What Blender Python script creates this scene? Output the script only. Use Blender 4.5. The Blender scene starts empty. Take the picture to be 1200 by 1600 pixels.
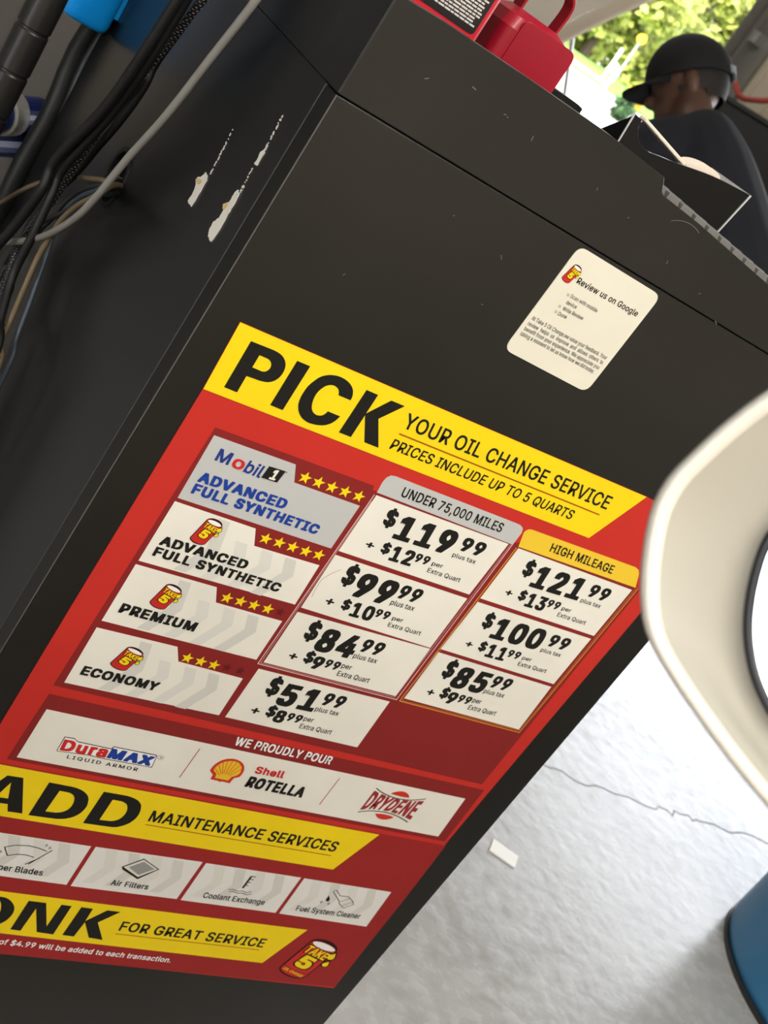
import bpy, bmesh, math, random
from mathutils import Vector, Matrix
from mathutils.geometry import tessellate_polygon

random.seed(7)
sc = bpy.context.scene
col = sc.collection

# ------------------------------------------------------------------ camera, world, sun, lamps, exposure
CAM_R = Vector((0.77283433, -0.32699237, 0.54387782))      # camera right
CAM_D = Vector((0.29304733, -0.57629507, -0.762894))       # camera down
CAM_F = Vector((0.56289463, 0.74897262, -0.34955637))      # view direction
CAM_C = Vector((-0.41031801, -0.82753682, 1.18392141))
F_PX = 1972.24
cd_ = bpy.data.cameras.new('camera')
cd_.sensor_fit = 'VERTICAL'; cd_.sensor_height = 24.0
cd_.lens = F_PX / 1600 * 24.0
cd_.clip_start = 0.02; cd_.clip_end = 500
cd_.dof.use_dof = True; cd_.dof.focus_distance = 1.05; cd_.dof.aperture_fstop = 9.0
cam = bpy.data.objects.new('camera', cd_); col.objects.link(cam)
m3 = Matrix((CAM_R, -CAM_D, -CAM_F)).transposed()
cam.matrix_world = Matrix.Translation(CAM_C) @ m3.to_4x4()
sc.camera = cam

sc.view_settings.view_transform = 'Standard'; sc.view_settings.look = 'None'
sc.view_settings.gamma = 1.0; sc.view_settings.use_curve_mapping = False
sc.view_settings.exposure = 0.05

w = bpy.data.worlds.new('world'); sc.world = w; w.use_nodes = True
nt = w.node_tree
sky = nt.nodes.new('ShaderNodeTexSky'); sky.sky_type = 'NISHITA'
sky.sun_disc = False; sky.sun_elevation = math.radians(48); sky.sun_rotation = math.radians(250)
sky.dust_density = 2.0
bg = nt.nodes['Background']; bg.inputs['Strength'].default_value = 1.3
hs = nt.nodes.new('ShaderNodeHueSaturation'); hs.inputs['Saturation'].default_value = .2
nt.links.new(sky.outputs[0], hs.inputs['Color']); nt.links.new(hs.outputs[0], bg.inputs['Color'])

sd_ = bpy.data.lights.new('sun', 'SUN'); sd_.energy = 4.6; sd_.angle = 0.01; sd_.color = (1, .95, .86)
sun = bpy.data.objects.new('sun', sd_); col.objects.link(sun)
sun.rotation_euler = Vector((.75, .12, -.72)).to_track_quat('-Z', 'Y').to_euler()

LAMPS = [(0.6, -2.7, 88), (-.8, -3.3, 50), (-2.6, -3.4, 30), (0.6, -.9, 28), (0.4, 6.2, 40), (3.4, 6.2, 30)]  # unseen lamps, added to brighten the sign and the door mirror
CEIL = 3.9
for (lx, ly, le) in LAMPS:
    ld = bpy.data.lights.new('fill_lamp', 'AREA'); ld.shape = 'RECTANGLE'; ld.size = 1.3; ld.size_y = .35
    ld.energy = le; ld.color = (1, .965, .90)
    lo = bpy.data.objects.new('fill_lamp', ld); lo.location = (lx, ly, CEIL - .09); col.objects.link(lo)
# the open bay doors, marked as portals for the daylight that comes through them
for (y0, y1, px_, dx_) in ((.6, 5.4, 6.52, -1), (8.0, 13.0, 6.52, -1), (-4.9, -2.4, -6.12, 1)):
    pd = bpy.data.lights.new('bay_portal', 'AREA'); pd.shape = 'RECTANGLE'; pd.size = y1 - y0; pd.size_y = 3.4
    pd.cycles.is_portal = True
    po = bpy.data.objects.new('bay_portal', pd); po.location = (px_, (y0 + y1) / 2, 1.7)
    po.rotation_euler = Vector((dx_, 0, 0)).to_track_quat('-Z', 'Z').to_euler(); col.objects.link(po)

# ------------------------------------------------------------------ materials
def srgb(h):
    if isinstance(h, str):
        h = h.lstrip('#'); c = [int(h[i:i+2], 16) / 255 for i in (0, 2, 4)]
    else: c = [v / 255 for v in h]
    return tuple((v / 12.92 if v <= .04045 else ((v + .055) / 1.055) ** 2.4) for v in c) + (1,)
MATS = {}
def mat(name, colr, rough=.5, metal=0, noise=0, nscale=20, bump=0, spec=.5, emit=None, coat=0, trans=0):
    m = bpy.data.materials.new(name); m.use_nodes = True; n = m.node_tree; b = n.nodes['Principled BSDF']
    b.inputs['Base Color'].default_value = srgb(colr); b.inputs['Roughness'].default_value = rough
    b.inputs['Metallic'].default_value = metal; b.inputs['Specular IOR Level'].default_value = spec
    b.inputs['Coat Weight'].default_value = coat; b.inputs['Transmission Weight'].default_value = trans
    if noise or bump:
        tc = n.nodes.new('ShaderNodeTexCoord'); tx = n.nodes.new('ShaderNodeTexNoise')
        tx.inputs['Scale'].default_value = nscale; tx.inputs['Detail'].default_value = 6
        n.links.new(tc.outputs['Object'], tx.inputs['Vector'])
        if noise:
            mr = n.nodes.new('ShaderNodeMapRange'); mr.inputs[1].default_value = .3; mr.inputs[2].default_value = .7
            mr.inputs[3].default_value = 1 - noise; mr.inputs[4].default_value = 1 + noise
            n.links.new(tx.outputs['Fac'], mr.inputs[0])
            hv = n.nodes.new('ShaderNodeHueSaturation'); hv.inputs['Color'].default_value = srgb(colr)
            n.links.new(mr.outputs[0], hv.inputs['Value']); n.links.new(hv.outputs[0], b.inputs['Base Color'])
        if bump:
            bp = n.nodes.new('ShaderNodeBump'); bp.inputs['Strength'].default_value = bump; bp.inputs['Distance'].default_value = .002
            n.links.new(tx.outputs['Fac'], bp.inputs['Height']); n.links.new(bp.outputs[0], b.inputs['Normal'])
    if emit:
        b.inputs['Emission Color'].default_value = srgb(colr); b.inputs['Emission Strength'].default_value = emit
    MATS[name] = m; return m
# printed inks of the sign and the card
for nm, c in dict(red='#cb352d', dred='#8c2b2a', mred='#a02c2b', yellow='#fada1e', yellow2='#f3cb3a', ink='#23221f', ink2='#2a1714',
                  paper='#f1ede1', paper2='#eceae4', silver='#c6c6c4', white='#faf8f4', wm0='#e4e2da', wm1='#dbd9d1', wm2='#e4e2da',
                  rust='#a5521c', rust2='#b03538', gold='#eda83c', pinkwhite='#e9c9c4', blue='#25459c', mnavy='#2b3f88', mred2='#d3312f',
                  canred='#c8322d', shellred='#d23a2c', shellyel='#f6c634', drred='#a3343a', grey='#9c9c98', dstar='#6b2325', stain='#b9a184',
                  cardpaper='#e6e1d0').items():
    mat(nm, c, rough=.45, noise=.035 if nm in ('paper', 'paper2', 'cardpaper', 'yellow', 'red', 'dred', 'mred') else 0, nscale=14, spec=.15)
mat('black_laminate', '#21201d', .33, noise=.12, nscale=9, spec=.45)
mat('black_side', '#1d1d1e', .3, noise=.2, nscale=5, spec=.45)
mat('black_edge', '#131211', .42, spec=.5)
mat('black_rubber', '#121212', .5); mat('cable_black', '#0e0e0f', .55); mat('cable_grey', '#8d8a84', .5, noise=.08)
mat('cable_tan', '#75644a', .5, noise=.12); mat('glue', '#e2c88c', .5, noise=.1, nscale=200); mat('cable_blue', '#3f4a55', .45); mat('cable_dark', '#2b2b2c', .45)
mat('spine_plastic', '#262422', .33, spec=.6); mat('grey_metal', '#5c5855', .38, noise=.06, nscale=4)
mat('blue_plastic', '#0a9af2', .3); mat('navy_plastic', '#1c2a6e', .3); mat('drum_blue', '#3a86b8', .35, noise=.08, nscale=3)
mat('red_jug', '#a5142c', .32, noise=.05, nscale=30); mat('red_bright', '#cf2436', .35); mat('label_black', '#1c1a1c', .35)
mat('label_text', '#d8d0cc', .5); mat('label_cyan', '#5cc4dc', .5)
mat('key_grey', '#6d6b67', .5, noise=.05); mat('board_dark', '#3b3a38', .45); mat('tray_black', '#0d0d0e', .18)
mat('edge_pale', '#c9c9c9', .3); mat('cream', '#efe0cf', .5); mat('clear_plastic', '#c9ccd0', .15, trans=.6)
mat('skin', '#5c4033', .5); mat('navy_tee', '#11151f', .85, noise=.1, nscale=40); mat('cap_black', '#0d0e12', .8); mat('hair', '#17120f', .7)
mat('trousers', '#1a1b20', .85); mat('tag_grey', '#8f949c', .6); mat('shoe', '#111111', .6)
mat('car_cream', '#d3c5b0', .5, coat=.08); mat('tyre', '#141414', .8); mat('glass_dark', '#20262a', .08); mat('hub', '#9a9a9a', .35, metal=.8)
mat('mirror_shell', '#dedad0', .35, coat=.2, noise=.02, nscale=12); mat('mirror_face', '#a8a396', .5, noise=.03, nscale=12); mat('mirror_bezel', '#14171f', .35)  # rim highlight and reflected beige are put into the shell and face colours
mat('mirror_glass', '#dfe6e8', .02, metal=1.0)
mat('wall_dark', '#55534f', .7, noise=.05); mat('wall_paint', '#d9d4c8', .7, noise=.03); mat('ceiling_paint', '#cfccc4', .8); mat('door_track', '#8d8a84', .45, metal=.4)
mat('panel_cream', '#cfc3ac', .5); mat('lamp_white', '#ffffff', .5, emit=3.0)
mat('asphalt', '#a3a19d', .9, noise=.06, nscale=.6); mat('white_paint', '#f4f4f2', .7)
mat('grass', '#5d8a2a', .9, noise=.25, nscale=3); mat('leaf', '#98a048', .6, noise=.4, nscale=.7); mat('leaf_yellow', '#e2b51e', .6, noise=.2); mat('leaf_dark', '#3d5a33', .8, noise=.3, nscale=6)
mat('bark', '#4a3c2e', .9); mat('red_hose', '#b3463d', .5); mat('steel', '#b9b9b9', .3, metal=.9)
# leaves let some light through
b = MATS['leaf'].node_tree.nodes['Principled BSDF']; b.inputs['Transmission Weight'].default_value = 0.0
# concrete floor: trowelled blotches, fine pitting, hairline cracks
def concrete():
    m = bpy.data.materials.new('concrete_floor'); m.use_nodes = True; n = m.node_tree; b = n.nodes['Principled BSDF']
    L = n.links.new; N = n.nodes.new
    tc = N('ShaderNodeTexCoord')
    t1 = N('ShaderNodeTexNoise'); t1.inputs['Scale'].default_value = 2.2; t1.inputs['Detail'].default_value = 8; t1.inputs['Roughness'].default_value = .6
    t2 = N('ShaderNodeTexNoise'); t2.inputs['Scale'].default_value = 28; t2.inputs['Detail'].default_value = 5
    L(tc.outputs['Object'], t1.inputs[0]); L(tc.outputs['Object'], t2.inputs[0])
    r1 = N('ShaderNodeValToRGB'); r1.color_ramp.elements[0].position = .3; r1.color_ramp.elements[1].position = .72
    r1.color_ramp.elements[0].color = srgb('#989693'); r1.color_ramp.elements[1].color = srgb('#bdbcba')
    L(t1.outputs['Fac'], r1.inputs[0])
    r2 = N('ShaderNodeMapRange'); r2.inputs[1].default_value = .35; r2.inputs[2].default_value = .7; r2.inputs[3].default_value = .94; r2.inputs[4].default_value = 1.05
    L(t2.outputs['Fac'], r2.inputs[0])
    hv = N('ShaderNodeHueSaturation'); L(r1.outputs[0], hv.inputs['Color']); L(r2.outputs[0], hv.inputs['Value'])
    L(hv.outputs[0], b.inputs['Base Color'])
    rr = N('ShaderNodeMapRange'); rr.inputs[1].default_value = .3; rr.inputs[2].default_value = .7; rr.inputs[3].default_value = .17; rr.inputs[4].default_value = .34; b.inputs['Specular IOR Level'].default_value = .75
    L(t2.outputs['Fac'], rr.inputs[0]); L(rr.outputs[0], b.inputs['Roughness'])
    bp = N('ShaderNodeBump'); bp.inputs['Strength'].default_value = .25; bp.inputs['Distance'].default_value = .004
    L(t2.outputs['Fac'], bp.inputs['Height']); L(bp.outputs[0], b.inputs['Normal'])
    MATS['concrete_floor'] = m
concrete()
mat('edge_glint', '#5b5955', .5); mat('crack', '#9b9995', .8)

# ------------------------------------------------------------------ helpers
def link(name, bm, mats, parent=None, smooth=False, bevel=0, loc=None):
    me = bpy.data.meshes.new(name); bmesh.ops.recalc_face_normals(bm, faces=bm.faces) if smooth is not None else None
    bm.to_mesh(me); bm.free()
    for k in ([mats] if isinstance(mats, str) else mats): me.materials.append(MATS[k])
    o = bpy.data.objects.new(name, me); col.objects.link(o)
    if parent:
        o.parent = parent; o.matrix_parent_inverse = Matrix.Translation(-parent.location) if parent.type == 'EMPTY' else Matrix()
        if parent.type != 'EMPTY' and parent.parent: pass
    if smooth:
        for p in me.polygons: p.use_smooth = True
    if bevel:
        md = o.modifiers.new('bevel', 'BEVEL'); md.width = bevel; md.segments = 3; md.limit_method = 'ANGLE'
        md.harden_normals = False
    return o
def empty(name, loc, label, cat, group=None):
    o = bpy.data.objects.new(name, None); col.objects.link(o); o.location = loc; o.empty_display_size = .05
    return tag(o, label, cat, group)
def tag(o, label, cat, group=None):
    o['label'] = label; o['category'] = cat
    if group: o['group'] = group
    return o
def struct(o): o['kind'] = 'structure'; return o
def box(bm, x0, x1, y0, y1, z0, z1, mi=0):
    v = [bm.verts.new(p) for p in ((x0,y0,z0),(x1,y0,z0),(x1,y1,z0),(x0,y1,z0),(x0,y0,z1),(x1,y0,z1),(x1,y1,z1),(x0,y1,z1))]
    for f in ((3,2,1,0),(4,5,6,7),(0,1,5,4),(1,2,6,5),(2,3,7,6),(3,0,4,7)):
        bm.faces.new([v[i] for i in f]).material_index = mi
def boxo(name, b, m, parent=None, bevel=0):
    bm = bmesh.new(); box(bm, *b); return link(name, bm, m, parent, bevel=bevel)
def prism(bm, pts, f, d0, d1, holes=(), mi=0):
    """extrude a 2-D outline (with holes) between depths d0 and d1; f(a, b, d) gives the 3-D point"""
    loops = [list(pts)] + [list(h) for h in holes]
    tri = tessellate_polygon([[Vector((p[0], p[1], 0)) for p in l] for l in loops])
    flat = [p for l in loops for p in l]
    A = [bm.verts.new(f(p[0], p[1], d0)) for p in flat]; B = [bm.verts.new(f(p[0], p[1], d1)) for p in flat]
    for t in tri:
        for V in (A, B):
            try: bm.faces.new([V[i] for i in t]).material_index = mi
            except ValueError: pass
    k = 0
    for l in loops:
        n = len(l)
        for i in range(n):
            try: bm.faces.new((A[k+i], A[k+(i+1) % n], B[k+(i+1) % n], B[k+i])).material_index = mi
            except ValueError: pass
        k += n
def flat(bm, pts, f, holes=(), mi=0):
    loops = [list(pts)] + [list(h) for h in holes]
    tri = tessellate_polygon([[Vector((p[0], p[1], 0)) for p in l] for l in loops])
    V = [bm.verts.new(f(*p)) for l in loops for p in l]
    for t in tri:
        try: fc = bm.faces.new([V[i] for i in t]); fc.material_index = mi
        except ValueError: pass
def catmull(P, k=6):
    P = [Vector(p) for p in P]; out = []
    for i in range(len(P) - 1):
        p0 = P[i-1] if i else P[0] * 2 - P[1]; p1, p2 = P[i], P[i+1]; p3 = P[i+2] if i + 2 < len(P) else P[-1] * 2 - P[-2]
        for j in range(k):
            t = j / k
            out.append(.5 * ((2*p1) + (p2-p0)*t + (2*p0-5*p1+4*p2-p3)*t*t + (3*p1-p0-3*p2+p3)*t**3))
    out.append(P[-1]); return out
def tube(bm, P, r, seg=10, mi=0, caps=True):
    P = [Vector(p) for p in P]; rings = []; up = None
    for i, p in enumerate(P):
        t = (P[min(i+1, len(P)-1)] - P[max(i-1, 0)]).normalized()
        if up is None: up = t.orthogonal().normalized()
        up = (up - t * up.dot(t)).normalized(); s = t.cross(up)
        ri = r(i) if callable(r) else r
        rings.append([bm.verts.new(p + (up * math.cos(a) + s * math.sin(a)) * ri) for a in [2*math.pi*k/seg for k in range(seg)]])
    for A, B in zip(rings, rings[1:]):
        for k in range(seg): bm.faces.new((A[k], A[(k+1) % seg], B[(k+1) % seg], B[k])).material_index = mi
    if caps: bm.faces.new(rings[0][::-1]).material_index = mi; bm.faces.new(rings[-1]).material_index = mi
def lathe(bm, prof, c, seg=48, mi=0):
    rings = [[bm.verts.new((c[0] + r*math.cos(2*math.pi*k/seg), c[1] + r*math.sin(2*math.pi*k/seg), z)) for k in range(seg)] for r, z in prof]
    for A, B in zip(rings, rings[1:]):
        for k in range(seg): bm.faces.new((A[k], A[(k+1) % seg], B[(k+1) % seg], B[k])).material_index = mi
    bm.faces.new(rings[0][::-1]); bm.faces.new(rings[-1])

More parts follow.
